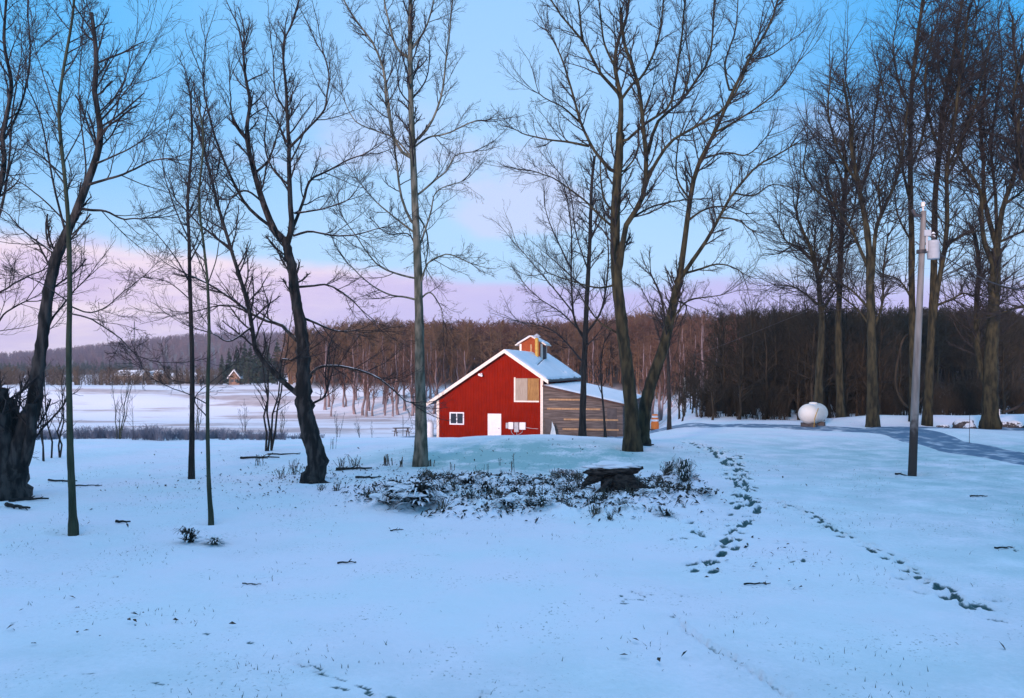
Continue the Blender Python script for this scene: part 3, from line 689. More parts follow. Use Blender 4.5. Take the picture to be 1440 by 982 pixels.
# slim mossy tree in front of it
photo_tree('broadleaf_tree', 'slim mossy green trunk rising straight in front of the leaning stem', Yof(103, 748), [
    (11.5, 3, [(103, 750), (101, 690), (98, 600), (97, 500), (98, 400), (96, 318), (92, 260), (83, 163), (88, 106), (102, 24), (106, -40)]),
    (3, 1.2, [(97, 318), (60, 280), (0, 232)]), (2.5, 1.2, [(92, 258), (60, 222), (12, 204)]), (3, 1.2, [(96, 440), (130, 450), (165, 475), (198, 506)], -.5),
    (3, 1.2, [(97, 430), (125, 440), (150, 430), (170, 410), (200, 385)]), (2.5, 1, [(97, 425), (60, 400), (20, 385)]), (2.5, 1, [(90, 230), (115, 180), (125, 130)]), (2.5, 1, [(84, 170), (65, 120), (40, 40)]), (2.2, 1, [(88, 110), (110, 75), (125, 30)])], bmoss, td, 12, 1.0, (.5, 1.3))
# tree just outside the left edge
photo_tree('broadleaf_tree', 'bare tree at the left edge of the lawn reaching in from outside', 21, [
    (17, 3, [(-60, 690), (-50, 560), (-40, 420), (-20, 330), (0, 262), (6, 225), (4, 190), (16, 122), (6, 60), (10, -20)]),
    (5, 2, [(-30, 370), (0, 300), (12, 240), (20, 160), (30, 90)], .3), (4, 2, [(-40, 420), (0, 410), (25, 395), (60, 380)], .2), (4, 2, [(4, 200), (28, 150), (40, 90), (36, 20)]), (4, 2, [(-40, 470), (-10, 460), (10, 440), (40, 425)])], bs, td, 13, 1.0)
# two thin stems
photo_tree('broadleaf_tree', 'thin straight black stem standing alone on the open lawn', Yof(269, 673), [
    (9, 3, [(269, 676), (270, 600), (270, 500), (267, 400), (266, 340), (264, 280), (270, 200), (268, 130)]),
    (2.5, 1, [(267, 400), (240, 350), (215, 320)]), (2.5, 1, [(267, 370), (290, 320), (300, 270)]), (2.5, 1, [(266, 340), (245, 290), (230, 230), (240, 170)]), (2, 1, [(265, 300), (285, 250), (290, 190)]),
    (2, 1, [(268, 540), (240, 535), (225, 520)]), (2.2, 1, [(267, 420), (235, 395), (200, 388)])], bd, td, 14, .9, (.5, 1.3))
photo_tree('broadleaf_tree', 'thin grey sapling stem with few side shoots beside a snowy tuft', Yof(297, 735), [
    (7, 2.5, [(297, 737), (293, 660), (292, 560), (294, 470), (292, 400), (287, 350), (280, 280), (286, 200), (280, 150)]),
    (2.2, 1, [(292, 570), (262, 553), (228, 540), (205, 528), (190, 515)], -.3), (2, 1, [(292, 585), (275, 560), (320, 522)], .3), (2, 1, [(292, 400), (310, 350), (318, 300)]), (2, 1, [(290, 390), (270, 340), (262, 280), (250, 220)]), (2, .8, [(285, 300), (300, 240), (296, 190)])], bmoss, td, 15, .8, (.4, 1.1))
# the big crooked tree
photo_tree('broadleaf_tree', 'large crooked tree with snow on its low branches and arching right bough', Yof(438, 678), [
    (31, 12, [(438, 681), (446, 650), (436, 608), (429, 575), (427, 543), (426, 500), (424, 470), (416, 421), (411, 380), (403, 345), (399, 336)]),
    (12, 3.5, [(402, 340), (387, 326), (370, 285), (358, 245), (346, 191), (350, 143), (344, 106), (340, 60)], .15),
    (10, 3, [(406, 345), (410, 318), (408, 285), (407, 228), (406, 163), (405, 120), (401, 80), (404, 50)], -.1),
    (6, 2, [(380, 318), (350, 293), (330, 261), (309, 212), (293, 155), (285, 112)], -.35), (6, 2, [(413, 318), (420, 300), (427, 281), (436, 253), (460, 240), (484, 226), (510, 215)], .3),
    (4.5, 2, [(411, 204), (431, 183), (456, 155), (460, 130), (462, 102), (455, 70)]), (4.5, 1.5, [(411, 332), (436, 326), (468, 332), (505, 332), (540, 322)]), (4, 1.5, [(415, 300), (452, 295), (493, 283)]),
    (9, 3.5, [(424, 560), (413, 550), (387, 527), (372, 510), (361, 496), (358, 478), (352, 440), (342, 400), (328, 354), (317, 318), (305, 277), (299, 244), (290, 200)], -.35),
    (6, 2, [(392, 532), (394, 515), (396, 507), (408, 508)]), (7, 2.5, [(420, 482), (408, 470), (395, 457), (374, 451), (354, 441), (321, 417), (297, 400), (270, 385)], .3),
    (5, 1.8, [(434, 528), (444, 519), (460, 514), (492, 516), (525, 527), (545, 541), (566, 561), (578, 565)], -.15), (4.5, 3, [(432, 572), (446, 566), (455, 562), (462, 552)], -.2),
    (5, 1.5, [(424, 447), (431, 449), (452, 457), (476, 465), (500, 466)]), (4.5, 1.5, [(417, 404), (440, 402), (460, 400), (484, 412), (509, 433)]),
    (5, 2, [(358, 245), (378, 225), (390, 190)]), (4, 1.5, [(346, 195), (325, 160), (318, 110)]), (4, 1.5, [(370, 285), (345, 268), (318, 280), (290, 270)]), (3.6, 1.5, [(406, 163), (388, 130), (385, 80)]), (3.6, 1.5, [(352, 440), (320, 430), (270, 440)], .2),
    (4, 1.5, [(408, 262), (385, 240), (372, 205), (376, 150)], .4), (4, 1.5, [(328, 354), (300, 330), (270, 300), (250, 270)], -.2), (3.6, 1.4, [(354, 457), (325, 480), (300, 470)], -.5)], bs, td, 16, 1.15, (.7, 1.7), knob=1.0, trunk_from=.66)
# tall straight centre tree
photo_tree('broadleaf_tree', 'tall straight grey-green trunk standing in front of the barn\'s left eave', Yof(591, 653), [
    (19, 5, [(591, 656), (592, 610), (591, 550), (590, 480), (588, 400), (585, 320), (581, 228), (578, 150), (577, 80), (577, 0), (580, -80)]),
    (5.5, 2, [(577, 226), (558, 204), (550, 179), (542, 130), (541, 102), (525, 61), (505, 33), (484, 0), (470, -40)]), (4.5, 1.8, [(583, 320), (565, 280), (556, 220), (548, 160), (538, 90)], .4),
    (4.5, 1.8, [(576, 82), (560, 70), (552, 50), (540, 0), (536, -40)]), (4, 1.5, [(579, 70), (598, 40), (610, 0), (612, -40)], .2), (4, 1.6, [(584, 200), (605, 175), (622, 130), (628, 80), (636, 20), (640, -30)], -.3),
    (3.8, 1.5, [(585, 205), (605, 192), (630, 186), (660, 170), (675, 165)]), (3.8, 1.5, [(586, 275), (610, 255), (628, 240), (640, 220), (668, 214)], .3), (3.5, 1.3, [(590, 345), (605, 300), (612, 270), (650, 255)]),
    (3.5, 1.3, [(591, 400), (602, 370), (625, 358), (640, 360), (665, 370)]), (3.5, 1.3, [(588, 392), (560, 385), (530, 370), (500, 330), (480, 300)], -.3), (3.5, 1.3, [(585, 330), (560, 310), (530, 285), (500, 250)], .35),
    (3.5, 1.3, [(588, 425), (570, 418), (548, 415), (520, 400), (490, 372)]), (3.2, 1.2, [(592, 420), (605, 412), (618, 430), (622, 450)]), (3.2, 1.2, [(580, 222), (555, 195), (530, 185), (500, 170), (480, 130)], .3),
    (3.5, 1.2, [(586, 300), (600, 330), (596, 380)]), (3, 1.2, [(580, 150), (560, 120), (565, 60)]), (3, 1.2, [(579, 140), (600, 110), (605, 60)]), (3, 1.2, [(587, 360), (575, 330), (545, 330), (520, 310)], .5)], bg_, td, 17, 1.25, (.6, 1.7))
# the twin trunks: one root, two stems
YT = Yof(889, 632)
photo_tree('broadleaf_tree', 'left and thicker of two trunks growing together before the lean-to', YT, [
    (24, 12, [(889, 634), (889, 600), (886, 560), (882, 523), (877, 480), (874, 455), (867, 384), (865, 328), (866, 281), (870, 225), (872, 187)]),
    (9, 3, [(872, 190), (873, 140), (865, 94), (868, 60), (880, 20), (885, -40)], .1), (10, 4, [(870, 390), (878, 325), (886, 309), (897, 290), (905, 272), (909, 225), (905, 180), (898, 120), (880, 60), (876, 10)], -.2),
    (6, 2, [(909, 225), (924, 173), (956, 145), (980, 112), (998, 80), (1003, 20), (1005, -40)], .35), (6, 2, [(905, 265), (914, 244), (942, 201), (980, 178), (1017, 155), (1040, 120), (1060, 60)], -.45),
    (5, 2, [(877, 201), (909, 173), (940, 150), (950, 110), (960, 40), (965, -30)], -.5), (6, 2, [(865, 246), (850, 230), (835, 211), (816, 173), (802, 126), (790, 90), (778, 61), (765, 40)], .25),
    (4.5, 1.5, [(830, 206), (800, 200), (774, 197), (740, 190), (722, 180)], .3), (6, 2, [(873, 136), (855, 115), (844, 103), (820, 61), (792, 28), (765, -10)], -.3), (5, 2, [(873, 140), (890, 118), (905, 105), (925, 60), (935, 0), (940, -40)], .4),
    (4.5, 1.5, [(864, 323), (845, 305), (820, 280), (783, 253), (750, 240)], -.35), (4, 1.5, [(866, 300), (850, 280), (845, 240), (848, 200)]), (4, 1.5, [(888, 307), (920, 290), (960, 282), (985, 280)], .5),
    (4, 1.5, [(865, 94), (850, 60), (845, 20), (840, -30)]), (3.5, 1.5, [(816, 173), (790, 150), (770, 140), (758, 130)]), (3.5, 1.3, [(868, 400), (840, 405), (800, 395), (770, 385)], -.4), (4, 1.5, [(956, 145), (970, 100), (965, 50)]), (3.5, 1.5, [(878, 240), (895, 215), (900, 170), (920, 120)], .5),
    (3.5, 1.3, [(872, 470), (845, 455), (825, 430), (812, 410)], .3), (4, 1.5, [(820, 61), (815, 20), (805, -30)])], bo, td, 18, 1.3, (.7, 1.9))
photo_tree('broadleaf_tree', 'leaning right-hand partner of the twin trunks before the lean-to', YT + 1.2, [
    (23, 12, [(902, 622), (905, 590), (911, 555), (921, 523), (931, 495), (941, 455), (950, 415), (956, 393)]),
    (10, 3, [(955, 396), (963, 337), (970, 281), (980, 234), (1003, 187), (1027, 131), (1050, 84), (1078, 37), (1090, 0)], .1),
    (7.5, 2, [(958, 392), (975, 365), (994, 337), (1012, 304), (1031, 272), (1064, 234), (1097, 215), (1120, 200)], -.2), (4.5, 1.5, [(960, 385), (985, 378), (1005, 372), (1027, 375), (1045, 385)], .3),
    (4, 1.5, [(966, 310), (990, 295), (1020, 290), (1050, 300)], .4), (4, 1.5, [(1003, 187), (1035, 170), (1065, 150), (1100, 120), (1122, 85)], -.4), (4, 1.5, [(1027, 131), (1020, 90), (1035, 40), (1040, -20)], .4),
    (3.6, 1.5, [(1012, 304), (1040, 310), (1060, 325)]), (3.6, 1.5, [(985, 225), (1020, 215), (1050, 218), (1080, 190)]), (3.6, 1.5, [(970, 281), (952, 250), (955, 200), (970, 160)], .5), (3.4, 1.3, [(950, 420), (965, 432), (960, 455)], .2),
    (3.6, 1.3, [(1050, 84), (1080, 80), (1110, 60)]), (3.4, 1.3, [(940, 458), (965, 425), (990, 418), (1020, 412)], -.3), (3.4, 1.3, [(1031, 272), (1060, 275), (1085, 260), (1110, 262)], .3)], bo, td, 19, 1.3, (.7, 1.9))
# slender trees between the twin trunks and the barn
photo_tree('broadleaf_tree', 'slender dark three-stemmed tree standing before the lean-to wall', 41, [
    (11, 4, [(819, 612), (820, 560), (822, 500), (824, 450), (825, 421), (828, 370), (830, 328), (832, 262), (836, 220)]),
    (4, 1.5, [(822, 480), (808, 450), (804, 400), (804, 328), (800, 280)]), (4, 1.5, [(824, 470), (844, 440), (852, 400), (855, 350), (850, 300)]), (3, 1.2, [(822, 475), (790, 440), (760, 420), (735, 395)], .4), (3, 1.2, [(806, 440), (775, 400), (750, 370), (730, 345)]),
    (3, 1.2, [(826, 410), (800, 385), (770, 355)]), (3, 1.2, [(804, 380), (780, 330), (765, 290)]), (3, 1.2, [(830, 340), (850, 300), (870, 280)], .3), (3, 1.2, [(829, 380), (810, 330), (800, 270), (780, 240)], -.3), (3, 1, [(822, 490), (840, 470), (850, 455)]), (3, 1, [(820, 510), (785, 470), (755, 455), (730, 450)], -.4)], bd, td, 20, 1.2, (.9, 2.2), limb_min=3.5)
photo_tree('broadleaf_tree', 'small forked sapling before the right half of the lean-to wall', 46, [
    (4, 1.5, [(851, 612), (849, 580), (846, 545), (845, 510), (850, 480)]), (1.8, .8, [(847, 555), (838, 535), (832, 525)]), (1.8, .8, [(846, 545), (856, 525), (858, 500)])], bd, td, 21, 1.0, (.5, 1.1), limb_min=9)
photo_tree('broadleaf_tree', 'thin dark sapling standing behind the leaning twin trunk', 44, [
    (7, 2.5, [(941, 613), (941, 570), (940, 520), (937, 470), (930, 420), (915, 385)]), (3, 1, [(938, 480), (955, 440), (960, 410)]), (3, 1, [(937, 470), (915, 430), (900, 400)]), (2.5, 1, [(939, 500), (925, 470), (918, 440)])], bd, td, 22, 1.0, (.6, 1.5), limb_min=9)
# the row at the right
photo_tree('broadleaf_tree', 'stout trunk of the right row, next left of the utility pole', 43, [
    (19, 3, [(1227, 604), (1227, 560), (1226, 500), (1225, 440), (1223, 388), (1222, 350), (1217, 310), (1207, 261), (1198, 212), (1195, 170), (1185, 110)]),
    (8, 3, [(1226, 400), (1231, 326), (1240, 300), (1260, 253), (1268, 210), (1275, 150)]), (6, 2, [(1222, 380), (1200, 330), (1175, 290), (1160, 240)]), (5, 2, [(1207, 261), (1180, 215), (1165, 160), (1168, 110)]),
    (5, 2, [(1210, 270), (1225, 220), (1230, 160), (1240, 100)]), (4.5, 1.5, [(1225, 440), (1200, 410), (1175, 395), (1150, 380)]), (4, 1.5, [(1240, 300), (1235, 260), (1245, 210)]), (5, 2, [(1227, 470), (1240, 430), (1243, 380), (1250, 330)]),
    (4, 1.5, [(1198, 212), (1200, 160), (1190, 110)]), (4, 1.5, [(1175, 290), (1150, 270), (1130, 240), (1135, 190)]), (4, 1.5, [(1226, 460), (1205, 435), (1180, 415), (1170, 400)], .4)], bo, td, 31, 2.0, (1.2, 3.9), twigr=.0042, trop=.05, flare=.15, crown_ang=(30, 68))
photo_tree('broadleaf_tree', 'tall straight trunk of the right row, rising right behind the utility pole', 45, [
    (13, 4, [(1284, 604), (1284, 520), (1283, 440), (1282, 400), (1282, 326), (1280, 244), (1282, 130), (1288, 73), (1296, 12), (1300, -20)]),
    (5, 2, [(1281, 290), (1270, 240), (1264, 204), (1250, 160), (1240, 110)]), (5, 2, [(1281, 240), (1295, 200), (1305, 150), (1310, 100)]), (4, 1.5, [(1282, 160), (1265, 120), (1255, 70), (1260, 30)]), (4, 1.5, [(1282, 420), (1265, 395), (1240, 385)]), (4, 1.5, [(1282, 340), (1262, 300), (1258, 260)]), (4, 1.5, [(1283, 120), (1300, 80), (1320, 30)])], bo, td, 32, 2.0, (1.2, 3.6), twigr=.0042, trop=.05, flare=.15, crown_ang=(30, 68))
photo_tree('broadleaf_tree', 'two-stemmed tree of the right row with dense dark crown beside the transformer', 44, [
    (14, 4, [(1304, 604), (1306, 550), (1308, 502), (1311, 440), (1313, 391), (1315, 285), (1321, 212), (1325, 160), (1335, 110), (1345, 50), (1355, -10)]),
    (10, 3, [(1308, 500), (1316, 420), (1321, 391), (1331, 326), (1331, 236), (1340, 180), (1353, 81), (1362, 10)], -.15), (4.5, 1.5, [(1313, 432), (1340, 420), (1355, 412), (1372, 415), (1395, 405)], .1), (4, 1.5, [(1330, 345), (1355, 330), (1375, 325)]),
    (5, 2, [(1321, 212), (1305, 160), (1300, 110), (1310, 50)]), (5, 2, [(1335, 230), (1360, 180), (1380, 120), (1390, 60)]), (4, 1.5, [(1325, 180), (1345, 140), (1350, 90), (1340, 30)]), (4, 1.5, [(1331, 250), (1350, 210), (1365, 150), (1370, 90)], .4), (4, 1.5, [(1330, 130), (1318, 80), (1322, 20)], .4), (4, 1.5, [(1322, 220), (1330, 160), (1365, 70), (1375, 10)], -.4)], bo, td, 33, 2.2, (1.2, 3.9), twigr=.0042, trop=.05, flare=.15, crown_ang=(30, 68))
photo_tree('broadleaf_tree', 'thick forked tree at the right end of the row above the boulders', 42, [
    (24, 14, [(1393, 598), (1393, 550), (1394, 502), (1397, 440), (1398, 400), (1402, 350)]),
    (9, 3, [(1398, 380), (1384, 340), (1380, 301), (1378, 269), (1360, 240), (1345, 216), (1335, 180)]), (8, 3, [(1400, 350), (1384, 280), (1382, 220), (1378, 180), (1385, 120), (1380, 60)], .3), (9, 3, [(1403, 350), (1410, 293), (1427, 244), (1432, 200), (1425, 140), (1440, 70)], -.2),
    (6, 2, [(1402, 340), (1400, 277), (1394, 212), (1400, 150), (1410, 90), (1405, 20)], .4), (11, 6, [(1391, 560), (1376, 502), (1374, 421), (1378, 380), (1372, 330), (1366, 320)], .3), (5, 2, [(1405, 340), (1430, 330), (1455, 320)]), (5, 2, [(1427, 244), (1445, 200), (1460, 140)]),
    (4, 2, [(1398, 400), (1430, 405), (1460, 395)], .3), (5, 2, [(1410, 290), (1440, 265), (1470, 230)], .4)], bo, td, 34, 2.2, (1.2, 3.9), twigr=.0042, trop=.05, flare=.15, crown_ang=(30, 68))
photo_tree('broadleaf_tree', 'bushy dark tree standing right behind the white tank', 46, [
    (16, 4, [(1152, 600), (1151, 560), (1153, 510), (1156, 461), (1153, 420), (1150, 391), (1140, 350), (1129, 326)]),
    (6, 2, [(1150, 400), (1165, 360), (1170, 310), (1160, 270)]), (5, 2, [(1145, 370), (1125, 350), (1105, 340), (1095, 320)]), (5, 2, [(1130, 328), (1120, 300), (1125, 265)]), (4, 1.5, [(1153, 430), (1120, 405), (1090, 400)]), (4, 1.5, [(1155, 440), (1180, 400), (1190, 370)]), (4, 1.5, [(1150, 395), (1145, 340), (1150, 290)], .5)], bo, td, 35, 2.4, (1.2, 3.0), twigr=.0042, crown_ang=(30, 70))
photo_tree('broadleaf_tree', 'slim dark trunk between the tank and the stout trunk', 47, [
    (13, 5, [(1182, 602), (1181, 540), (1179, 461), (1181, 400), (1182, 367), (1186, 285), (1190, 240), (1185, 200)]),
    (5, 2, [(1181, 410), (1165, 380), (1145, 360)]), (4, 2, [(1184, 330), (1170, 290), (1160, 250)]), (4, 2, [(1184, 340), (1200, 300), (1205, 260)]), (4, 2, [(1187, 270), (1175, 230), (1150, 200)], .4), (4, 1.5, [(1186, 285), (1205, 240), (1215, 190)], -.4)], bo, td, 36, 2.2, (1.2, 3.0), twigr=.0042, crown_ang=(30, 70))
photo_tree('broadleaf_tree', 'dark tree leaning into the right edge of the picture behind the boulders', 40, [
    (24, 4, [(1462, 598), (1460, 520), (1462, 440), (1468, 360), (1466, 300), (1455, 230), (1450, 150)]), (8, 3, [(1466, 320), (1440, 250), (1432, 190), (1438, 130)]), (7, 3, [(1455, 230), (1450, 160), (1430, 90), (1425, 20)], .3), (6, 2, [(1464, 300), (1490, 220), (1500, 150)]), (5, 2, [(1460, 260), (1435, 220), (1425, 170)], .4), (5, 2, [(1462, 440), (1435, 432), (1410, 440)], .3)], bo, td, 37, 2.2, (1.0, 2.4), twigr=.005)

# ---- generic bare tree, for the woods
def bare_tree_arrays(g, h, r, k1=18, k2=5, k3=0, spread=(35, 60), tmin=.3, trop=.18, twigr=.008, l1=(.3, .5)):
    T = np.zeros((1, 8, 3)); T[0, :, 2] = np.linspace(-.3, h, 8)
    T[0, :, :2] = np.cumsum(g.normal(size=(8, 2)) * h * .012, axis=0); T[0, 0, :2] = 0
    Rt = r * np.linspace(1.1, .22, 8)[None]; Rt[0, 0] *= 1.25
    C1, R1 = spawn(T, Rt, k1, g, spread, l1, 6, trop, .25, tmin, 1, .5, twigr)
    C2, R2 = spawn(C1, R1, k2, g, (25, 55), (.35, .6), 4, trop * .8, .3, .2, 1, .6, twigr)
    parts = [tubes(C1, R1, 4), tubes(C2, R2, 3)]
    if k3:
        C3, R3 = spawn(C2, R2, k3, g, (20, 50), (.4, .7), 3, trop * .8, .3, .2, 1, .7, twigr); parts.append(tubes(C3, R3, 3))
    return tubes(T, Rt, 7), merge(parts)
def scatter_mesh(name, protos, spots, m, which=(0, 1)):
    parts = []
    for i, (x, y, zq, s, a) in enumerate(spots):
        pr = protos[i % len(protos)]
        ca_, sa_ = math.cos(a), math.sin(a)
        for w in which:
            V, q = pr[w]
            parts.append((np.stack([(V[:, 0] * ca_ - V[:, 1] * sa_) * s + x, (V[:, 0] * sa_ + V[:, 1] * ca_) * s + y, V[:, 2] * s + zq], 1), q))
    V, q = merge(parts)
    return mesh_np(name, V, q, m)
# dark wood behind the driveway: each tree a thing
g = np.random.default_rng(5)
dark_protos = []
for k in range(4):
    tr_, cr_ = bare_tree_arrays(g, 8.6, .15, 24, 7, 4, (30, 70), .18, .08, .008, (.25, .46))
    r_ = thing('woodland_tree', 'bare dark tree in the close-grown thicket behind the driveway', 'tree', (0, 0, 0), 0, 'trees of the dark thicket behind the driveway')
    mesh_np('trunk', *tr_, M['dark_twig'], r_); mesh_np('crown', *cr_, M['dark_twig'], r_); dark_protos.append(r_)
k = 0; g = np.random.default_rng(8)
spots = []
for i in range(94):
    px = 1240 - 285 * g.random() ** 1.25 if i < 80 else g.uniform(1240, 1470)
    Y = g.uniform(49, 72)
    spots.append((px, Y))
for i, (px, Y) in enumerate(spots):
    p = onground(px, Y); topy = np.interp(px, [950, 985, 1010, 1050, 1120, 1235, 1300, 1470], [520, 485, 450, 412, 425, 440, 470, 455]) + g.uniform(-26, 55)
    hh = EYE - (topy - HOR) / F * Y - p.z; s = max(.35, hh / 9.6)
    if i < 4: o = dark_protos[i]; o.location = p; o.scale = (s, s, s); o.rotation_euler = (0, 0, g.uniform(0, 6.28))
    else: dup(dark_protos[i % 4], p, g.uniform(0, 6.28), s)
# undergrowth under that wood
def brush_arrays(g, h, n, r=.006):
    T = np.zeros((n, 6, 3)); th = g.uniform(0, 6.28, n); le = g.uniform(.1, .6, n); hh = h * g.uniform(.5, 1.1, n)
    t = np.linspace(0, 1, 6)[None]
    T[:, :, 0] = g.normal(size=(n, 1)) * h * .12 + np.cos(th)[:, None] * le[:, None] * hh[:, None] * t ** 1.4
    T[:, :, 1] = g.normal(size=(n, 1)) * h * .12 + np.sin(th)[:, None] * le[:, None] * hh[:, None] * t ** 1.4
    T[:, :, 2] = hh[:, None] * t - .05
    R = r * np.linspace(1.4, .7, 6)[None] * np.ones((n, 1))
    C, R1 = spawn(T, R, 6, g, (25, 60), (.25, .5), 4, .1, .3, .2, 1, .8, r * .8)
    return merge([tubes(T, R, 3), tubes(C, R1, 3)])
g = np.random.default_rng(9)
bp = [(brush_arrays(g, 1.6, 26, .012),) for _ in range(4)]
sp = []
for i in range(290):
    px = 1480 - 490 * g.random() ** 1.05; Y = g.uniform(50, 75); p = onground(px, Y); sp.append((p.x, p.y, p.z, g.uniform(.6, 1.5), g.uniform(0, 6.28)))
tag(scatter_mesh('undergrowth', bp, sp, M['dark_twig'], (0,)), 'dark tangled undergrowth filling the wood behind the driveway', 'undergrowth', kind='stuff')
# wooded hillside: the far mass as one, the trees along its foot as things
g = np.random.default_rng(10)
hp = [bare_tree_arrays(g, 9.5, .12, 28, 11, 0, (42, 85), .28, .03, .026, (.22, .40)) for _ in range(6)]
sl_, sr_ = [], []
for i in range(2750):
    px = g.uniform(405, 1610); a = (px - 720) / F
    d = g.uniform(.06, 1) ** .8
    x0 = a * 120; y0 = 108 - 34 * float(sstep(8, 40, x0)); Y = y0 + 4 + d * 128
    p = onground(px, Y); (sl_ if px + g.normal() * 40 < 1010 else sr_).append((p.x, p.y, p.z, g.uniform(.80, 1.02), g.uniform(0, 6.28)))
for nm, lab, spots_, mm in (('woods', 'brown leafless wood covering the hillside behind the barn', sl_, 'hill_twig'), ('woods', 'olive-brown leafless wood on the hillside behind the right row of trees', sr_, 'hill_olive')):
    r_ = bpy.data.objects.new(nm, None); COL.objects.link(r_); tag(r_, lab, 'woods', kind='stuff')
    for o_n, w_, m_ in (('trunks', 0, M[mm]), ('crowns', 1, M[mm])): scatter_mesh(o_n, hp, spots_, m_, (w_,)).parent = r_
hill_protos = []
for k in range(5):
    tr_, cr_ = bare_tree_arrays(g, 9.0, .17, 20, 6, 3, (30, 60), .28, .16, .016, (.25, .4))
    r_ = thing('hillside_tree', 'slender bare tree with pale trunk along the foot of the hillside wood', 'tree', (0, 0, 0), 0, 'trees along the foot of the hillside wood')
    mesh_np('trunk', *tr_, M['hill_trunk'], r_); mesh_np('crown', *cr_, M['hill_twig'], r_); hill_protos.append(r_)
for i in range(60):
    px = g.uniform(448, 612) if i < 34 else g.uniform(905, 1010) if i < 48 else g.uniform(610, 905); a = (px - 720) / F; x0 = a * 110
    Y = 108 - 34 * float(sstep(8, 40, x0)) + g.uniform(-5, 9); p = onground(px, Y); s = g.uniform(.6, 1.1)
    if i < 5: o = hill_protos[i]; o.location = p; o.scale = (s, s, s)
    else: dup(hill_protos[i % 5], p, g.uniform(0, 6.28), s)
# conifers
def conifer_arrays(g, h, w, n=260):
    T = np.zeros((1, 6, 3)); T[0, :, 2] = np.linspace(-.3, h, 6); R = w * .06 * np.linspace(1, .1, 6)[None]
    t = g.uniform(.1, 1, n) ** .8; th = g.uniform(0, 6.28, n); L = w * (1 - t * .92) * g.uniform(.6, 1.1, n)
    S = np.stack([np.zeros(n), np.zeros(n), t * h], 1); D = np.stack([np.cos(th), np.sin(th), -.15 - .25 * g.random(n)], 1)
    q = np.stack([-np.sin(th), np.cos(th), np.zeros(n)], 1)
    wv = (L * .22)[:, None]
    A = S; Bm = S + D * (L * .6)[:, None] + q * wv; Cm = S + D * L[:, None]; Dm = S + D * (L * .6)[:, None] - q * wv
    dn = np.array([0, 0, -1.]) * (L * .22)[:, None]
    V = np.stack([A, Bm + dn, Cm, Dm + dn], 1).reshape(-1, 3); Q4 = np.arange(4 * n).reshape(n, 4)
    return tubes(T, R, 6), (V, Q4)
g = np.random.default_rng(12)
con = []
for k in range(3):
    tr_, cr_ = conifer_arrays(g, 9, 2.3, 420)
    r_ = thing('conifer', 'dark green conifer on the crest of the hillside wood', 'tree', (0, 0, 0), 0, 'conifers along the hillside crest')
    mesh_np('trunk', *tr_, M['bark_dark'], r_); mesh_np('crown', *cr_, M['conifer'], r_, False); con.append(r_)
first = True
for i in range(46):
    px = g.uniform(430, 720) if i < 34 else g.uniform(720, 960); Y = g.uniform(196, 226); p = onground(px, Y)
    top = np.interp(px, [430, 480, 560, 640, 700, 800, 960], [474, 466, 464, 460, 462, 458, 452]) + g.uniform(-4, 9)
    s = (EYE - (top - HOR) / F * Y - p.z) / 9.0; s = max(s, .5)
    if i < 3: o = con[i]; o.location = p; o.scale = (s * 1.1, s * 1.1, s)
    else: dup(con[i % 3], p, g.uniform(0, 6.28), s * 1.1, sz=s)
for i, (px, Y, top) in enumerate(((312, 262, 498), (322, 270, 490), (333, 255, 486), (344, 265, 480), (352, 250, 484), (362, 262, 478), (376, 255, 482), (390, 262, 476))):
    p = onground(px, Y); s = (EYE - (top - HOR) / F * Y - p.z) / 9.0
    o = dup(con[i % 3], p, i * 1.3, s * 1.1, 'dark spruce in the clump beyond the sloping field, right of the farm', sz=s); o['group'] = 'spruces right of the farm'
# distant hill wood and tree belts
g = np.random.default_rng(14)
fp = [bare_tree_arrays(g, 8, .2, 18, 5, 0, (35, 75), .12, .1, .10, (.25, .45)) for _ in range(5)]
sp = []
for i in range(3900):
    px = g.uniform(-310, 500); Y = 520 + 430 * g.random() ** .8; p = onground(px, Y); sp.append((p.x, p.y, p.z, g.uniform(.7, 1.15), g.uniform(0, 6.28)))
tag(scatter_mesh('far_woods', fp, sp, M['far_twig']), 'purple-brown wood covering the far ridge beyond the valley', 'woods', kind='stuff')
cp = [conifer_arrays(g, 8, 3.4, 110) for _ in range(3)]
sp = []
for i in range(150):
    px = g.uniform(95, 185) if i < 70 else g.uniform(-10, 100); Y = g.uniform(500, 560) if i < 70 else g.uniform(480, 540); p = onground(px, Y); sp.append((p.x, p.y, p.z, g.uniform(.6, 1.1), 0))
tag(scatter_mesh('far_conifers', cp, sp, M['conifer']), 'dark evergreen patch low on the far ridge', 'woods', kind='stuff')
sp = []
for i in range(480):
    px = g.uniform(-120, 420); Y = g.uniform(222, 330) if i < 110 else g.uniform(380, 440) if i < 200 else g.uniform(138, 168)
    if Y > 380: px = g.uniform(-20, 260)
    if Y < 170: px = -20 + 330 * g.random() ** .9
    p = onground(px, Y); sp.append((p.x, p.y, p.z, g.uniform(.35, .72) * (.55 if Y < 170 else .8), g.uniform(0, 6.28)))
fb = [bare_tree_arrays(g, 9, .2, 20, 5, 0, (35, 75), .1, .12, .05, (.3, .55)) for _ in range(5)]
tag(scatter_mesh('hedgerow', fb, sp, M['brush_brown']), 'brown hedgerow trees between the sloping field and the farm', 'woods', kind='stuff')
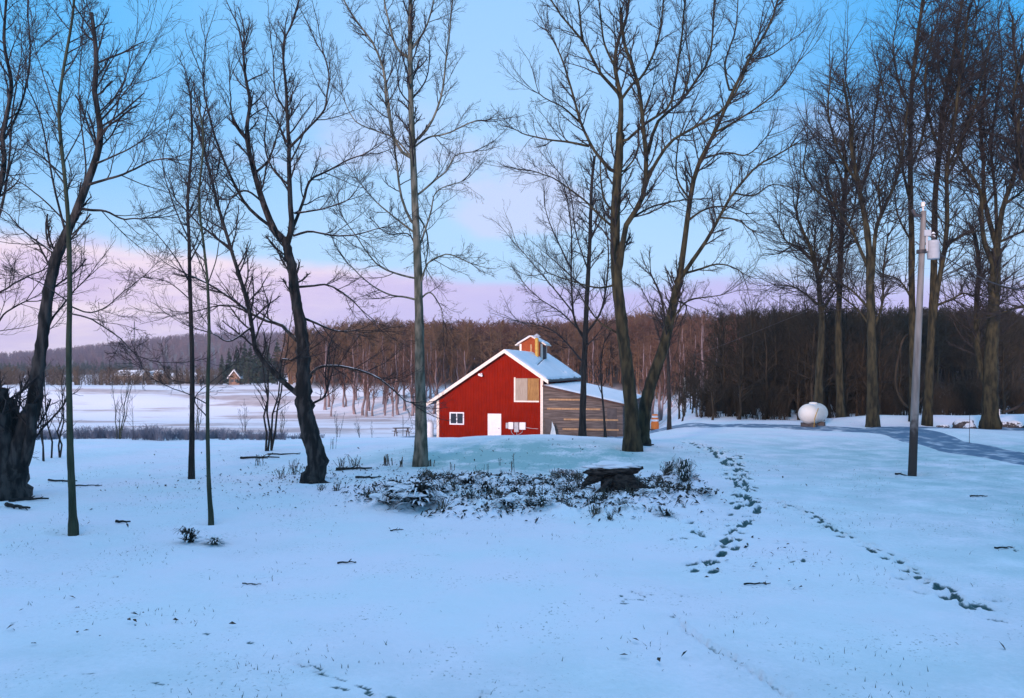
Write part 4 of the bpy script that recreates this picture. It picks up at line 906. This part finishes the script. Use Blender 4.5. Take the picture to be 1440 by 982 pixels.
# bluish brush strip below the lawn
g = np.random.default_rng(15); bp = [(brush_arrays(g, .5, 18, .006),) for _ in range(4)]
sp = []
for i in range(440):
    px = g.uniform(-170, 455); Y = g.uniform(41, 47) + 1.5 * math.sin(px * .02); p = onground(px, Y)
    s = g.uniform(.5, 1.2) * (1.25 if 100 < px < 240 else 1) * (.55 if px > 400 else 1); sp.append((p.x, p.y, p.z, s, g.uniform(0, 6.28)))
tag(scatter_mesh('brush', bp, sp, M['brush'], (0,)), 'low bluish brush strip along the bottom of the lawn', 'brush', kind='stuff')
# saplings around the brush strip and the bench field
def sapling(px, Y, h, n, label, m, seed, spread=.25, group=None):
    g = np.random.default_rng(seed); p = onground(px, Y) if Y > 40 else Vector(((px - 720) / F * Y, Y, gz((px - 720) / F * Y, Y)))
    r_ = thing('sapling', label, 'sapling', p, 0, group)
    T = np.zeros((n, 8, 3)); t = np.linspace(0, 1, 8)[None]; th = g.uniform(0, 6.28, n); le = g.uniform(.3, 1, n) * spread; hh = h * g.uniform(.65, 1, n); hh[0] = h
    T[:, :, 0] = np.cos(th)[:, None] * (le * hh)[:, None] * t; T[:, :, 1] = np.sin(th)[:, None] * (le * hh)[:, None] * t; T[:, :, 2] = hh[:, None] * t - .1 * (t < .01)
    T[:, 1:-1, :2] += g.normal(size=(n, 6, 2)) * h * .012
    if n > 1: T[:, :, 0] += (np.cos(th) * .035 * h)[:, None]; T[:, :, 1] += (np.sin(th) * .035 * h)[:, None]
    R = (h * .0068) * np.linspace(1.2, .35, 8)[None] * np.ones((n, 1))
    mesh_np('stem', *tubes(T, R, 6), m, r_)
    C, R1 = spawn(T, R, 9, g, (25, 55), (.15, .35), 5, .14, .3, .25, 1, .55, .005); C2, R2 = spawn(C, R1, 4, g, (25, 50), (.3, .6), 4, .1, .3, .2, 1, .7, .004)
    mesh_np('twigs', *merge([tubes(C, R1, 4), tubes(C2, R2, 3)]), M['twig_dark'], r_)
    return r_
sapling(375, 30.5, 5.3, 4, 'dark three-stemmed sapling on the lawn edge behind the crooked tree', bd, 41, .2)
sapling(64, 27, 3.4, 2, 'leafless sapling on the lawn between the broken tree and the mossy trunk', bd, 42, .12)
sapling(78, 28, 3.9, 3, 'leafless sapling standing closest behind the slim mossy trunk', bd, 43, .1)
sapling(166, 41, 3.2, 5, 'bushy greenish sapling in the brush strip right of the mossy trunk', bmoss, 44, .22)
sapling(187, 40, 2.2, 1, 'single thin upright stem in the brush strip right of a bushy sapling', bd, 45, .02)
sapling(275, 44, 2.4, 5, 'bushy greenish sapling behind the two thin stems', bmoss, 46, .2)
sapling(475, 58, 2.0, 4, 'small leafless sapling right of the crooked trunk on the lower field', bd, 47, .28)
sapling(507, 60, 1.7, 4, 'little forked bush on the lower field halfway to the barn', bd, 48, .35)
sapling(524, 62, 1.3, 2, 'tiny leafless bush on the lower field nearest the picnic table', bd, 49, .2)
sapling(345, 47, 2.2, 3, 'small leafless sapling in the brush strip left of the crooked tree', bd, 50, .2)
sapling(395, 45, 2.4, 3, 'greyish sapling in the brush strip close by the crooked trunk', bmoss, 51, .25)
sapling(340, 150, 4.5, 9, 'rounded brown bush on the far sloping field', bb, 52, .5)
# pale posts by the woods
for px, Y, top, w, lab in ((962, 58, 531, .16, 'tall pale pole standing at the edge of the dark thicket'), (998.5, 56, 570, .12, 'short pale broken trunk left of the dark thicket')):
    p = onground(px, Y); hh = EYE - (top - HOR) / F * Y - p.z
    V, q = tubes(resample([(0, 0, -.3), (.04, 0, hh * .5), (.02, 0, hh)], 10)[None], np.linspace(w * .6, w * .42, 10)[None], 10)
    o = mesh_np('pale_pole', V, q, mat('pale_bark', (.55, .50, .44), (.42, .38, .33), 5, (1, 1, .4))); o.location = p; tag(o, lab, 'pole')

# ================================================================== AIR: thin haze over the valley
hm = bpy.data.materials.new('haze'); hm.use_nodes = True; t = hm.node_tree; t.nodes.clear()
pv = N(t, 'ShaderNodeVolumePrincipled'); pv.inputs['Color'].default_value = (.80, .88, 1, 1); pv.inputs['Density'].default_value = .00028; pv.inputs['Anisotropy'].default_value = 0
mo = N(t, 'ShaderNodeOutputMaterial'); t.links.new(pv.outputs[0], mo.inputs['Volume'])
bm = bmesh.new(); box(bm, gx[0] - 5, gx[-1] + 5, gy[0] - 5, gy[-1] + 5, float(GZ.min()) - 1, 62); haze = obj('haze', bm, hm); tag(haze, kind='stuff')

# ================================================================== OBJECTS
# utility pole
x, y, _ = hit(1282, 667); p = Vector((x, y, gz(x, y)))
top = at(1299, 297, y) - p
up = thing('utility_pole', 'weathered wooden utility pole carrying a grey transformer, leaning on the lawn', 'utility pole', p)
ax = np.array([(0, 0, -.4), tuple(top * .33), tuple(top * .66), tuple(top)]); X = resample(ax, 14)
mesh_np('pole', *tubes(X[None], np.linspace(.125, .075, 14)[None], 16), M['pole'], up)
q0 = top * ((667 - 356) / 370)
bm = bmesh.new(); lathe(bm, [(0, 0), (.16, 0), (.17, .03), (.17, .46), (.18, .48), (.15, .55), (0, .57)], 18, Matrix.Translation(q0 + Vector((.33, -.02, -.17)))); tf = obj('transformer', bm, M['grey_metal'], up, True)
bm = bmesh.new(); lathe(bm, [(.05, 0), (.07, .05), (.04, .1), (.06, .15), (.02, .2), (0, .2)], 10, Matrix.Translation(q0 + Vector((.33, -.02, .43)))); obj('bushing', bm, M['rock'], tf)
bm = bmesh.new(); box(bm, q0.x - .02, q0.x + .2, -.05, .05, q0.z + .05, q0.z + .1); box(bm, q0.x - .02, q0.x + .2, -.05, .05, q0.z + .25, q0.z + .3); lathe(bm, [(.14, 0), (.14, .1)], 16, Matrix.Translation(q0 + Vector((-.01, 0, 0)))); obj('bracket', bm, M['dark_metal'], up)
bm = bmesh.new(); lathe(bm, [(.02, 0), (.02, .12), (.06, .14), (.05, .2), (.06, .26), (0, .28)], 10, Matrix.Translation(top + Vector((-.02, 0, 0)))); obj('insulator', bm, M['trim'], up)
bm = bmesh.new(); box(bm, top.x - .28, top.x - .06, -.04, .04, top.z - .18, top.z - .1); lathe(bm, [(.05, 0), (.05, .2), (0, .22)], 8, Matrix.Translation(top + Vector((-.24, 0, -.14))) @ Matrix.Rotation(rad(-25), 4, 'Y')); obj('cutout_switch', bm, M['dark_metal'], up)
bm = bmesh.new(); lathe(bm, [(.035, 0), (.035, .5)], 8, Matrix.Translation(q0 + Vector((.12, -.06, .05)))); box(bm, q0.x + .02, q0.x + .22, -.12, .0, q0.z + .5, q0.z + .68); obj('junction_box', bm, M['grey_metal'], up)
def wire(pts, label, r=.018):
    P = resample(np.array(pts), 24); o = mesh_np('power_line', *tubes(P[None], np.full((1, 24), r), 5), M['dark_metal']); tag(o, label, 'cable'); return o
a = p + q0 + Vector((.3, 0, .1)); b_ = at(1480, 412, 26); wire([tuple(a), tuple((a + b_) / 2 + Vector((0, 0, -.35))), tuple(b_)], 'dark cable sagging from the transformer towards the right edge')
a = p + top * .8; b_ = at(935, 500, 60); wire([tuple(a), tuple((a + b_) / 2 + Vector((0, 0, -.5))), tuple(b_ + Vector((2.2, 0, 0)))], 'thin cable running from the utility pole over the wood to the barn', .006)

# propane tank
p = onground(1143.5, 42.5); pr = thing('propane_tank', 'fat white horizontal gas tank on blocks at the edge of the thicket', 'gas tank', p, rad(50))
prof = [(0, -1.15), (.18, -1.12), (.36, -1.03), (.48, -.88), (.52, -.7), (.52, .7), (.48, .88), (.36, 1.03), (.18, 1.12), (0, 1.15)]
bm = bmesh.new(); lathe(bm, prof, 28, Matrix.Translation((0, 0, .72)) @ Matrix.Rotation(rad(90), 4, 'Y')); obj('tank_body', bm, M['tank'], pr, True)
bm = bmesh.new(); lathe(bm, [(.22, 0), (.22, .06), (.18, .1), (0, .12)], 16, Matrix.Translation((0, 0, 1.2))); obj('dome_cover', bm, M['tank'], pr, True)
for s in (-1, 1): P1('saddle_block', M['rock'], pr, (s * .62 - .1, s * .62 + .1, -.4, .4, -.1, .26))
V, q = tubes(resample([(-.9, -.35, 0), (-.95, -.42, .5), (-.9, -.5, .8), (-.95, -.6, 1.05)], 10)[None], np.full((1, 10), .02), 6); mesh_np('gas_pipe', V, q, M['yellow'], pr)

# traffic drum
p = onground(921, 53); tdm = thing('traffic_drum', 'orange and white striped traffic drum half hidden behind the leaning trunk', 'traffic drum', p)
bm = bmesh.new(); lathe(bm, [(.27, .08), (.27, .5), (.24, .52), (.24, .78), (.21, .8), (.2, 1.05), (.1, 1.08), (0, 1.08)], 20); obj('drum_body', bm, M['orange'], tdm)
for z0, r_ in ((.60, .245), (.84, .212)):
    bm = bmesh.new(); lathe(bm, [(r_, z0), (r_, z0 + .13)], 20); obj('stripe', bm, M['white'], tdm)
bm = bmesh.new(); lathe(bm, [(0, 0), (.4, 0), (.42, .05), (.3, .09), (0, .09)], 20); obj('rubber_base', bm, M['dark_metal'], tdm)

# boulders and the log at the far right
def boulder(px, py, s, label, seed, sx=1.3, Y=None):
    if Y is None: x, y, _ = hit(px, py)
    else: y = Y; x = (px - 720) / F * Y
    bm = bmesh.new(); bmesh.ops.create_icosphere(bm, subdivisions=4, radius=1)
    for v in bm.verts:
        d = v.co.normalized(); k = .75 + .55 * fbm(np.array([d.x * 1.6 + seed * 3.7 + d.z]), np.array([d.y * 1.6 + d.z * 1.3 + seed]), 3)[0]
        v.co = Vector((d.x * k * sx, d.y * k, d.z * k * .72))
    o = obj('boulder', bm, M['rock'], None, True); o.scale = (s, s, s); o.location = (x, y, gz(x, y) + s * .25); o.rotation_euler = (0, 0, seed); tag(o, label, 'boulder', 'boulders beyond the driveway'); return o
boulder(1356, 588, .55, 'largest boulder beyond the driveway, brown and nearly free of snow', 1, 1.5, 43)
boulder(1363, 596, .26, 'small round boulder lying just below the largest one', 2, 1.1, 42)
boulder(1403, 596, .42, 'snow-capped boulder between the largest boulder and the picture edge', 3, 1.4, 43.4)
boulder(1386, 598, .3, 'flat dark boulder right next to the largest one', 4, 1.8, 43)
boulder(1425, 597, .38, 'snowy boulder below the pale log', 5, 1.5, 43)
boulder(1326, 600, .22, 'low snowy boulder on the bank left of the largest one', 6, 1.6, 43)
boulder(1438, 600, .3, 'outermost snowy boulder by the right edge', 7, 1.3, 42.5)
a = at(1412, 580, 44); b_ = at(1452, 558, 43); V, q = tubes(resample([tuple(a), tuple((a + b_) / 2 + Vector((0, 0, -.12))), tuple(b_)], 10)[None], np.linspace(.08, .05, 10)[None], 8)
tag(mesh_np('fallen_log', V, q, M['pole']), 'pale fallen branch leaning over the boulders at the right edge', 'log')
p = onground(1405, 43.6); V, q = tubes(np.array([[(0, 0, -.2), (0, 0, .95)]]), np.array([[.05, .045]]), 8); o = mesh_np('stake', V, q, M['white']); o.location = p; tag(o, 'short white stake standing among the boulders', 'stake')
p = onground(1363, 33.5); V, q = tubes(np.array([[(0, 0, -.2), (.02, 0, 1.25)]]), np.array([[.012, .010]]), 6); o = mesh_np('driveway_marker', V, q, M['dark_metal']); o.location = p; tag(o, 'thin dark marker rod on the near edge of the driveway', 'marker rod')
# vine loop by the pole
P = np.array([at(1281 + 21 * math.cos(t) * (1 + .1 * math.sin(3 * t)), 522 + 52 * math.sin(t), 47 + .6 * math.sin(2 * t)) for t in np.linspace(.4, 5.6, 24)])
tag(mesh_np('vine', *tubes(P[None], np.full((1, 24), .07), 6), M['dark_twig']), 'thick dark vine hanging in a loop behind the utility pole', 'vine')

# farm in the valley
def farm(px, py, Y, w, d, h, rise, wallc, roofc, label, name='farm_building', rz=0, ridge='x'):
    p = at(px, py, Y); r_ = thing(name, label, 'farm building', p, rz, 'farm buildings across the valley')
    bm = bmesh.new(); prism(bm, [(-d / 2, -4), (d / 2, -4), (d / 2, h), (0, h + rise), (-d / 2, h)], -w / 2, w / 2)
    if ridge == 'x': bmesh.ops.rotate(bm, verts=bm.verts[:], matrix=Matrix.Rotation(rad(90), 3, 'Z'))
    obj('wall', bm, wallc, r_)
    bm = bmesh.new(); e_ = .5; s = rise / (d / 2)
    prism(bm, [(-d / 2 - e_, h - s * e_ + .02), (0, h + rise + .02), (d / 2 + e_, h - s * e_ + .02), (d / 2 + e_, h - s * e_ + .4), (0, h + rise + .45), (-d / 2 - e_, h - s * e_ + .4)], -w / 2 - .5, w / 2 + .5)
    if ridge == 'x': bmesh.ops.rotate(bm, verts=bm.verts[:], matrix=Matrix.Rotation(rad(90), 3, 'Z'))
    obj('roof', bm, roofc, r_); bm = bmesh.new()
    if ridge == 'x': 
        for k in range(3): box(bm, -w / 2 + w * (k + .5) / 3 - .5, -w / 2 + w * (k + .5) / 3 + .5, -d / 2 - .06, -d / 2 - .01, h * .35, h * .7)
    else:
        for k in (-1, 1): box(bm, k * d * .22 - .5, k * d * .22 + .5, -w / 2 - .06, -w / 2 - .01, h * .35, h * .7)
    obj('window', bm, M['glass'], r_)
    return r_
cream = mat('farm_cream', (.46, .38, .31), (.38, .31, .25), 1); fbrown = mat('farm_brown', (.25, .15, .10), (.2, .12, .08), 1)
farm(187, 536, 385, 13, 9, 2.6, 2.2, cream, M['snow_cap'], 'cream farmhouse with snowy roof left of the silo'); farm(211, 535, 390, 14, 9, 1.6, 2.6, fbrown, M['snow_cap'], 'long low brown barn with snowy roof touching the silo')
farm(172, 537, 395, 12, 6, 1.2, 1.0, cream, M['snow_cap'], 'low snow-roofed shed left of the cream farmhouse'); farm(254, 538, 385, 16, 8, 2.6, 1.6, M['white'], M['snow_cap'], 'white farm building with snowy roof behind the black stem'); farm(332, 541, 255, 3.4, 3.2, 2.4, 2.0, fbrown, M['snow_cap'], 'small gabled house beneath the spruces', ridge='y')
p = at(223, 536, 385); si = thing('silo', 'pale domed silo standing among the farm buildings', 'silo', p); bm = bmesh.new(); lathe(bm, [(2.1, -4), (2.1, 3.6)], 18); obj('silo_wall', bm, cream, si, True)
bm = bmesh.new(); lathe(bm, [(2.2, 3.55), (2.2, 3.75), (1.9, 4.5), (1.2, 5.1), (0, 5.4)], 18); obj('silo_dome', bm, M['white'], si, True)
# radio mast on the ridge
p = onground(189, 760); p.z = at(189, 507, 760).z; hh = at(189, 452, 760).z - p.z
parts = [tubes(np.array([[(a_ * 1.1, b2 * 1.1, -10), (a_ * .3, b2 * .3, hh)]]), np.array([[.22, .16]]), 4) for a_, b2 in ((1, 0), (-.5, .87), (-.5, -.87))]
for k in range(14):
    f = 1.1 - .8 * k / 14; zq = hh * k / 14; parts.append(tubes(np.array([[(f, 0, zq), (-.5 * f, .87 * f, zq + hh / 14), (-.5 * f, -.87 * f, zq + hh / 7)]]), np.full((1, 3), .1), 3))
o = mesh_np('radio_mast', *merge(parts), M['dark_metal']); o.location = p; tag(o, 'slender lattice radio mast rising above the far ridge', 'radio mast')

# ---------------------------------------------------------------- planted island: stump, clumps, leaf litter
x, y, _ = hit(862, 697); zg = gz(x, y)
st = thing('stump', 'dark uprooted stump with snow on its broad flat top', 'stump', (x, y, zg)); st.scale = (.86, .86, .92)
n_, sd_ = 26, 20
def lump(sx, sy, sz, seed, rough=.5, fq=1.7):
    bm = bmesh.new(); bmesh.ops.create_icosphere(bm, subdivisions=4, radius=1)
    for v in bm.verts:
        d = v.co.normalized(); k = 1 - rough / 2 + rough * fbm(np.array([d.x * fq + d.z * 1.1 + seed * 3.1]), np.array([d.y * fq + d.z * fq + seed]), 4)[0]
        v.co = Vector((d.x * k * sx, d.y * k * sy, d.z * k * sz))
    return bm
def shift(bm, M4): bmesh.ops.transform(bm, matrix=M4, verts=bm.verts); return bm
T4 = Matrix.Translation
obj('stump_body', shift(lump(.54, .42, .44, 2, .6, 2.0), T4((.18, 0, .16))), M['stump'], st, True)
obj('broken_top', shift(lump(.84, .44, .14, 4, .7, 2.0), T4((.0, .04, .50)) @ Matrix.Rotation(rad(-3), 4, 'Y')), M['stump'], st, True)
obj('broken_top', shift(lump(.40, .22, .14, 6, .9, 2.6), T4((-.46, -.05, .36)) @ Matrix.Rotation(rad(-24), 4, 'Y')), M['stump'], st, True)
obj('snow_top', shift(lump(.76, .40, .11, 5, .9, 2.3), T4((.02, .08, .62))), M['snow_cap'], st, True)
for pts, r0, r1 in (([(.35, -.05, .48), (.62, -.08, .54), (.85, -.1, .60)], .085, .04), ([(-.5, -.1, .40), (-.75, -.2, .24), (-.95, -.3, .02)], .09, .05), ([(.3, -.2, .15), (.6, -.35, .1), (.85, -.4, -.02)], .11, .05), ([(-.1, -.3, .3), (-.35, -.55, .12), (-.6, -.7, -.03)], .09, .04), ([(.5, 0, .2), (.8, -.05, .12), (1.05, -.1, -.02)], .09, .05)):
    mesh_np('root', *tubes(resample(pts, 9)[None], np.linspace(r0, r1, 9)[None], 8), M['stump'], st)
gq = np.random.default_rng(33); nq = 26; Pq = np.zeros((nq, 5, 3)); aq = gq.uniform(0, 6.28, nq); tq = np.linspace(0, 1, 5)[None]
Pq[:, :, 0] = gq.normal(size=(nq, 1)) * .45 + .15 + np.cos(aq)[:, None] * .5 * tq; Pq[:, :, 1] = -.3 + gq.normal(size=(nq, 1)) * .16 + np.sin(aq)[:, None] * .28 * tq; Pq[:, :, 2] = .02 + gq.uniform(.02, .3, (nq, 1)) * tq
mesh_np('broken_twigs', *tubes(Pq, np.full((nq, 5), .012), 4), M['stump'], st)
def clump_arrays(g, r, h, n):
    th = g.uniform(0, 6.28, n); L = g.uniform(.25, 1.15, n) * r; up_ = g.uniform(.25, 1.1, n) * h; w = r * .05 * g.uniform(.6, 1.4, n)
    t = np.linspace(0, 1, 5)[None]
    X = np.cos(th)[:, None] * L[:, None] * t; Y = np.sin(th)[:, None] * L[:, None] * t; Z = up_[:, None] * np.sin(t * 2.3) * 1.0
    ww = w[:, None] * np.sin(np.clip(t * 2.9 + .25, 0, 3.14)); qx, qy = -np.sin(th)[:, None], np.cos(th)[:, None]
    V = np.stack([np.stack([X + qx * ww, Y + qy * ww, Z], -1), np.stack([X, Y, Z + ww * .25], -1), np.stack([X - qx * ww, Y - qy * ww, Z], -1)], 2)
    idx = np.arange(n * 15).reshape(n, 5, 3)
    return V.reshape(-1, 3), np.stack([idx[:, :-1, :-1], idx[:, :-1, 1:], idx[:, 1:, 1:], idx[:, 1:, :-1]], -1).reshape(-1, 4)
M['leaf_snow'] = mat('leaf_snow', (.014, .018, .016), (.04, .034, .030), 6, snow=.80)
M['leaf_teal'] = mat('leaf_teal', (.04, .065, .06), (.08, .11, .09), 6, snow=.62)
def clump(px, py, r, h, label, seed, n=70, m='leaf_snow', name='low_shrub', cat='shrub'):
    x, y, _ = hit(px, py); g = np.random.default_rng(seed)
    r_ = thing(name, label, cat, (x, y, gz(x, y) - .02), 0)
    mesh_np('leaves', *clump_arrays(g, r, h, n), M[m], r_)
    if r > .38 and m == 'leaf_snow':
        for kq in range(3): obj('snow', shift(lump(r * g.uniform(.2, .42), r * g.uniform(.15, .3), .05, seed + kq, .9, 2.4), T4((g.normal() * r * .35, g.normal() * r * .25, h * g.uniform(.6, .9)))), M['snow_cap'], r_, True)
    V, q = brush_arrays(g, h * 1.05, 14, .006); mesh_np('stems', V, q, M['weed'], r_)
    return r_
clump(590, 716, .80, .50, 'widest dark drooping clump in the planted island, under snow', 61, 150)
clump(558, 706, .55, .46, 'dark clump at the left end of the planted island', 62, 110)
clump(545, 714, .4, .24, 'small dark clump low on the outer left of the island', 63, 80)
clump(618, 700, .42, .34, 'dark clump just right of the widest clump', 64, 90)
clump(660, 690, .45, .30, 'dark clump on the rear middle of the island', 65, 90)
clump(683, 698, .36, .26, 'dark shrub tuft in the middle of the island', 66, 70)
clump(725, 703, .36, .24, 'low dark tuft midway between the clumps and the stump', 67, 70)
clump(712, 720, .40, .2, 'low spread tuft near the front rim of the island', 68, 70)
clump(800, 672, .55, .26, 'dark snowy clump touching the stump on its left', 69, 110)
clump(800, 702, .34, .26, 'dark tuft in front of the stump, to its left', 70, 60)
clump(937, 726, .36, .16, 'dark tuft at the right front of the island', 71, 60)
clump(990, 704, .34, .16, 'outermost dark tuft at the right end of the island', 72, 60)
clump(920, 704, .42, .14, 'dark low tuft right of the stump foot', 73, 60)
clump(763, 722, .36, .2, 'greenish tuft at the front of the island below the stump', 74, 60, 'leaf_teal')
clump(962, 684, .42, .62, 'upright grey-green leafy shrub right of the stump', 75, 130, 'leaf_teal')
clump(941, 676, .3, .42, 'smaller grey-green shrub between the stump and the upright leafy shrub', 76, 80, 'leaf_teal')
clump(266, 763, .34, .26, 'snowy dead-stemmed tuft on the lawn left of the grey sapling', 77, 60)
clump(302, 766, .30, .16, 'round dark green tuft on the lawn at the foot of the grey sapling', 78, 80, 'leaf_teal')
# leaf litter
g = np.random.default_rng(20)
def litter(name, label, gen, n, m, size):
    Vs = []; k = 0
    while k < n:
        x, y, pr_ = gen()
        if g.random() > pr_: continue
        s = size * g.uniform(.5, 1.5); a = g.uniform(0, 6.28); zq = gz(x, y) + g.uniform(.0, .05)
        til = g.normal(size=3) * .5; u = np.array([math.cos(a), math.sin(a), til[0]]); v = np.array([-math.sin(a), math.cos(a), til[1]])
        c_ = np.array([x, y, zq + .01]); Vs += [c_ - u * s, c_ + v * s * .45 + (0, 0, .25 * s), c_ + u * s, c_ - v * s * .45 + (0, 0, .25 * s)]; k += 1
    return tag(mesh_np(name, np.array(Vs), np.arange(4 * n).reshape(n, 4), m, None, False), label, 'leaf litter', kind='stuff')
def gen_i():
    x = ISL[0] + g.uniform(-1.1, 1.1) * ISL[2]; y = ISL[1] + g.uniform(-1.1, 1.1) * ISL[3]
    return x, y, float(island(np.array([x]), np.array([y]))[0]) * (.2 + .8 * float(sstep(.4, .65, fbm(np.array([x * 1.4]), np.array([y * 1.4]), 3))[0]))
litter('leaf_litter', 'dark fallen leaves poking through the snow of the planted island', gen_i, 4300, M['leaf_snow'], .05)
g = np.random.default_rng(21); tb = [(brush_arrays(g, .26, 9, .006),) for _ in range(4)]; sp = []
while len(sp) < 130:
    x, y, pr_ = gen_i()
    if g.random() < pr_: sp.append((x, y, gz(x, y) - .02, g.uniform(.5, 1.3), g.uniform(0, 6.28)))
tag(scatter_mesh('dead_stems', tb, sp, M['weed'], (0,)), 'tangled dead stems all over the planted island', 'dead stems', kind='stuff')
# blades of grass that reach through the snow
g = np.random.default_rng(22); Vs = []; k = 0
while k < 2600:
    x = g.uniform(-14, 15); y = 7.6 + 22 * g.random() ** 1.4
    if abs(x) > y * .68 + 1 or g.random() > float(sstep(.5, .72, fbm(np.array([x * .8 + 4]), np.array([y * .8]), 4))[0]) + .02: continue
    a = g.uniform(0, 6.28); h_ = g.uniform(.02, .06); zq = gz(x, y); w_ = .006
    Vs += [(x - w_ * math.cos(a), y - w_ * math.sin(a), zq - .01), (x + w_ * math.cos(a), y + w_ * math.sin(a), zq - .01), (x + g.normal() * h_ * .6, y + g.normal() * h_ * .6, zq + h_)]; k += 1
tag(mesh_np('grass', np.array(Vs), np.arange(3 * k).reshape(k, 3), mat('grass_blade', (.03, .06, .05), (.08, .10, .06), 3), None, False), 'short grass blades poking through the thin snow of the lawn', 'grass', kind='stuff')
def gen_b():
    x = g.normal() * 2.2 - 5.4; y = g.normal() * 2.0 + 23; return x, y, .9
litter('leaf_litter', 'dead leaves and stubble through the snow round the crooked tree', gen_b, 560, M['leaf'], .036)
def gen_l():
    t = g.random(); 
    x = g.uniform(-14, 8); y = g.uniform(8.5, 30); return x, y, float(sstep(.5, .75, fbm(np.array([x * .5]), np.array([y * .5]), 3))[0]) * .8
litter('leaf_litter', 'scattered dead leaves lying over the open snow of the lawn', gen_l, 330, M['leaf'], .035)
# weeds
def weed(px, py, h, n, label, seed, spread=.3, thick=.006):
    x, y, _ = hit(px, py); g = np.random.default_rng(seed); r_ = thing('dry_weed', label, 'weed', (x, y, gz(x, y) - .03))
    T = np.zeros((n, 5, 3)); t = np.linspace(0, 1, 5)[None]; th = g.uniform(0, 6.28, n); le = g.uniform(.1, 1, n) * spread; hh = h * g.uniform(.5, 1, n)
    T[:, :, 0] = g.normal(size=(n, 1)) * h * .18 + (np.cos(th) * le * hh)[:, None] * t; T[:, :, 1] = g.normal(size=(n, 1)) * h * .15 + (np.sin(th) * le * hh)[:, None] * t; T[:, :, 2] = hh[:, None] * t
    R = np.full((n, 5), thick); mesh_np('stalks', *tubes(T, R, 4), M['weed'], r_)
    C, R1 = spawn(T, R, 4, g, (20, 60), (.1, .3), 3, .05, .3, .35, 1, .8, thick * .8); mesh_np('sprays', *tubes(C, R1, 3), M['weed'], r_); return r_
weed(545, 655, .46, 7, 'stiff upright dead stalks left of the straight centre trunk', 81, .2, .016)
weed(565, 657, .36, 5, 'short stiff stalks close to the straight centre trunk', 82, .3, .016)
weed(606, 657, .30, 5, 'short weed stalks touching the right of the straight centre trunk', 83, .2, .012)
weed(636, 661, .34, 3, 'thin weeds right of the straight centre trunk', 84, .15, .009)
weed(722, 672, .85, 3, 'tallest thin weed stalk standing behind the planted island', 85, .05, .008)
weed(680, 668, .5, 4, 'faint thin weeds behind the middle of the island', 86, .1, .006)
weed(415, 668, .55, 16, 'tangled dead weeds at the left foot of the crooked tree', 87, .5)
weed(395, 672, .4, 12, 'low dead weeds farther left of the crooked tree', 88, .6)
weed(480, 660, .42, 14, 'arched dead weeds right of the crooked tree', 89, .8)
weed(500, 655, .4, 14, 'dead weeds heaped over a fallen branch right of the crooked tree', 90, .9)
weed(465, 632, .55, 5, 'tall weed with seed heads behind the crooked tree', 91, .3)
weed(362, 655, .4, 10, 'small dead weeds at the edge of the lawn left of the crooked tree', 92, .5)
weed(700, 655, .3, 3, 'little weed stalks on the mound behind the island', 93, .2, .005)
# fallen branches and twigs
def stick(px, py, L, r, ang, label, seed):
    x, y, _ = hit(px, py); g = np.random.default_rng(seed); n = 9; t = np.linspace(-.5, .5, n)
    X = x + np.cos(ang) * L * t + g.normal(size=n) * L * .012; Y = y + np.sin(ang) * L * t + g.normal(size=n) * L * .012
    Z = np.array([gz(a, b) for a, b in zip(X, Y)]) + r * .9 + .012 * np.abs(np.sin(t * 7 + seed))
    P = np.stack([X, Y, Z], 1)[None]; R = r * np.linspace(1, .45, n)[None]
    C, R1 = spawn(P, R, 3, g, (20, 50), (.2, .4), 4, 0, .2, .3, .9, .6, r * .3); 
    C[:, :, 2] = np.maximum(C[:, :, 2], y * 0 + np.vectorize(gz)(C[:, :, 0], C[:, :, 1]) + .005)
    o = mesh_np('fallen_branch', *merge([tubes(P, R, 7), tubes(C, R1, 4)]), M['bark_dark']); 
    c0 = np.array([x, y, gz(x, y)]); me = o.data; co = np.empty(len(me.vertices) * 3, np.float32); me.vertices.foreach_get('co', co); me.vertices.foreach_set('co', (co.reshape(-1, 3) - c0).astype(np.float32).ravel()); o.location = c0
    return tag(o, label, 'branch', 'fallen branches on the snow')
stick(518, 673, .75, .035, .35, 'thick fallen branch between the crooked tree and the island', 1)
stick(498, 661, 1.1, .05, .2, 'snowy fallen bough half hidden under dead weeds', 2)
stick(365, 645, 1.4, .045, .1, 'long dark fallen branch at the far lawn edge left of the crooked tree', 3)
stick(400, 640, 1.2, .03, .05, 'straight fallen branch lying just beyond the long dark one', 4)
stick(88, 678, 1.0, .03, -.3, 'fallen branch lying beside the broken multi-stemmed tree', 5)
stick(40, 706, .8, .04, .5, 'broken bough at the foot of the multi-stemmed tree', 6)
stick(125, 684, .7, .02, .05, 'short fallen branch just right of the mossy trunk', 7)
stick(173, 736, .28, .03, .1, 'small dark lump of wood on the snow right of the mossy trunk', 8)
stick(558, 747, .25, .014, .2, 'lone twig on the snow just before the island', 9)
stick(1065, 823, .4, .014, .1, 'lone twig on the snow below the footprints', 10)
stick(354, 823, .3, .01, -.2, 'lone forked twig on the middle of the left snow', 11)
stick(1412, 772, .35, .016, .1, 'short twig on the snow near the right edge', 12)
stick(1376, 699, .4, .02, -.1, 'dark twig on the snow between the pole and the driveway', 13)
stick(906, 628, .9, .05, .6, 'broken snowy bough lying at the foot of the twin trunks', 14)
stick(1268, 669, .4, .03, .2, 'scrap of wood at the foot of the utility pole', 15)
stick(488, 793, .3, .016, .1, 'small stick on the open snow before the crooked tree', 16)
stick(25, 716, .9, .05, -.5, 'dark bough lying before the multi-stemmed tree', 17)
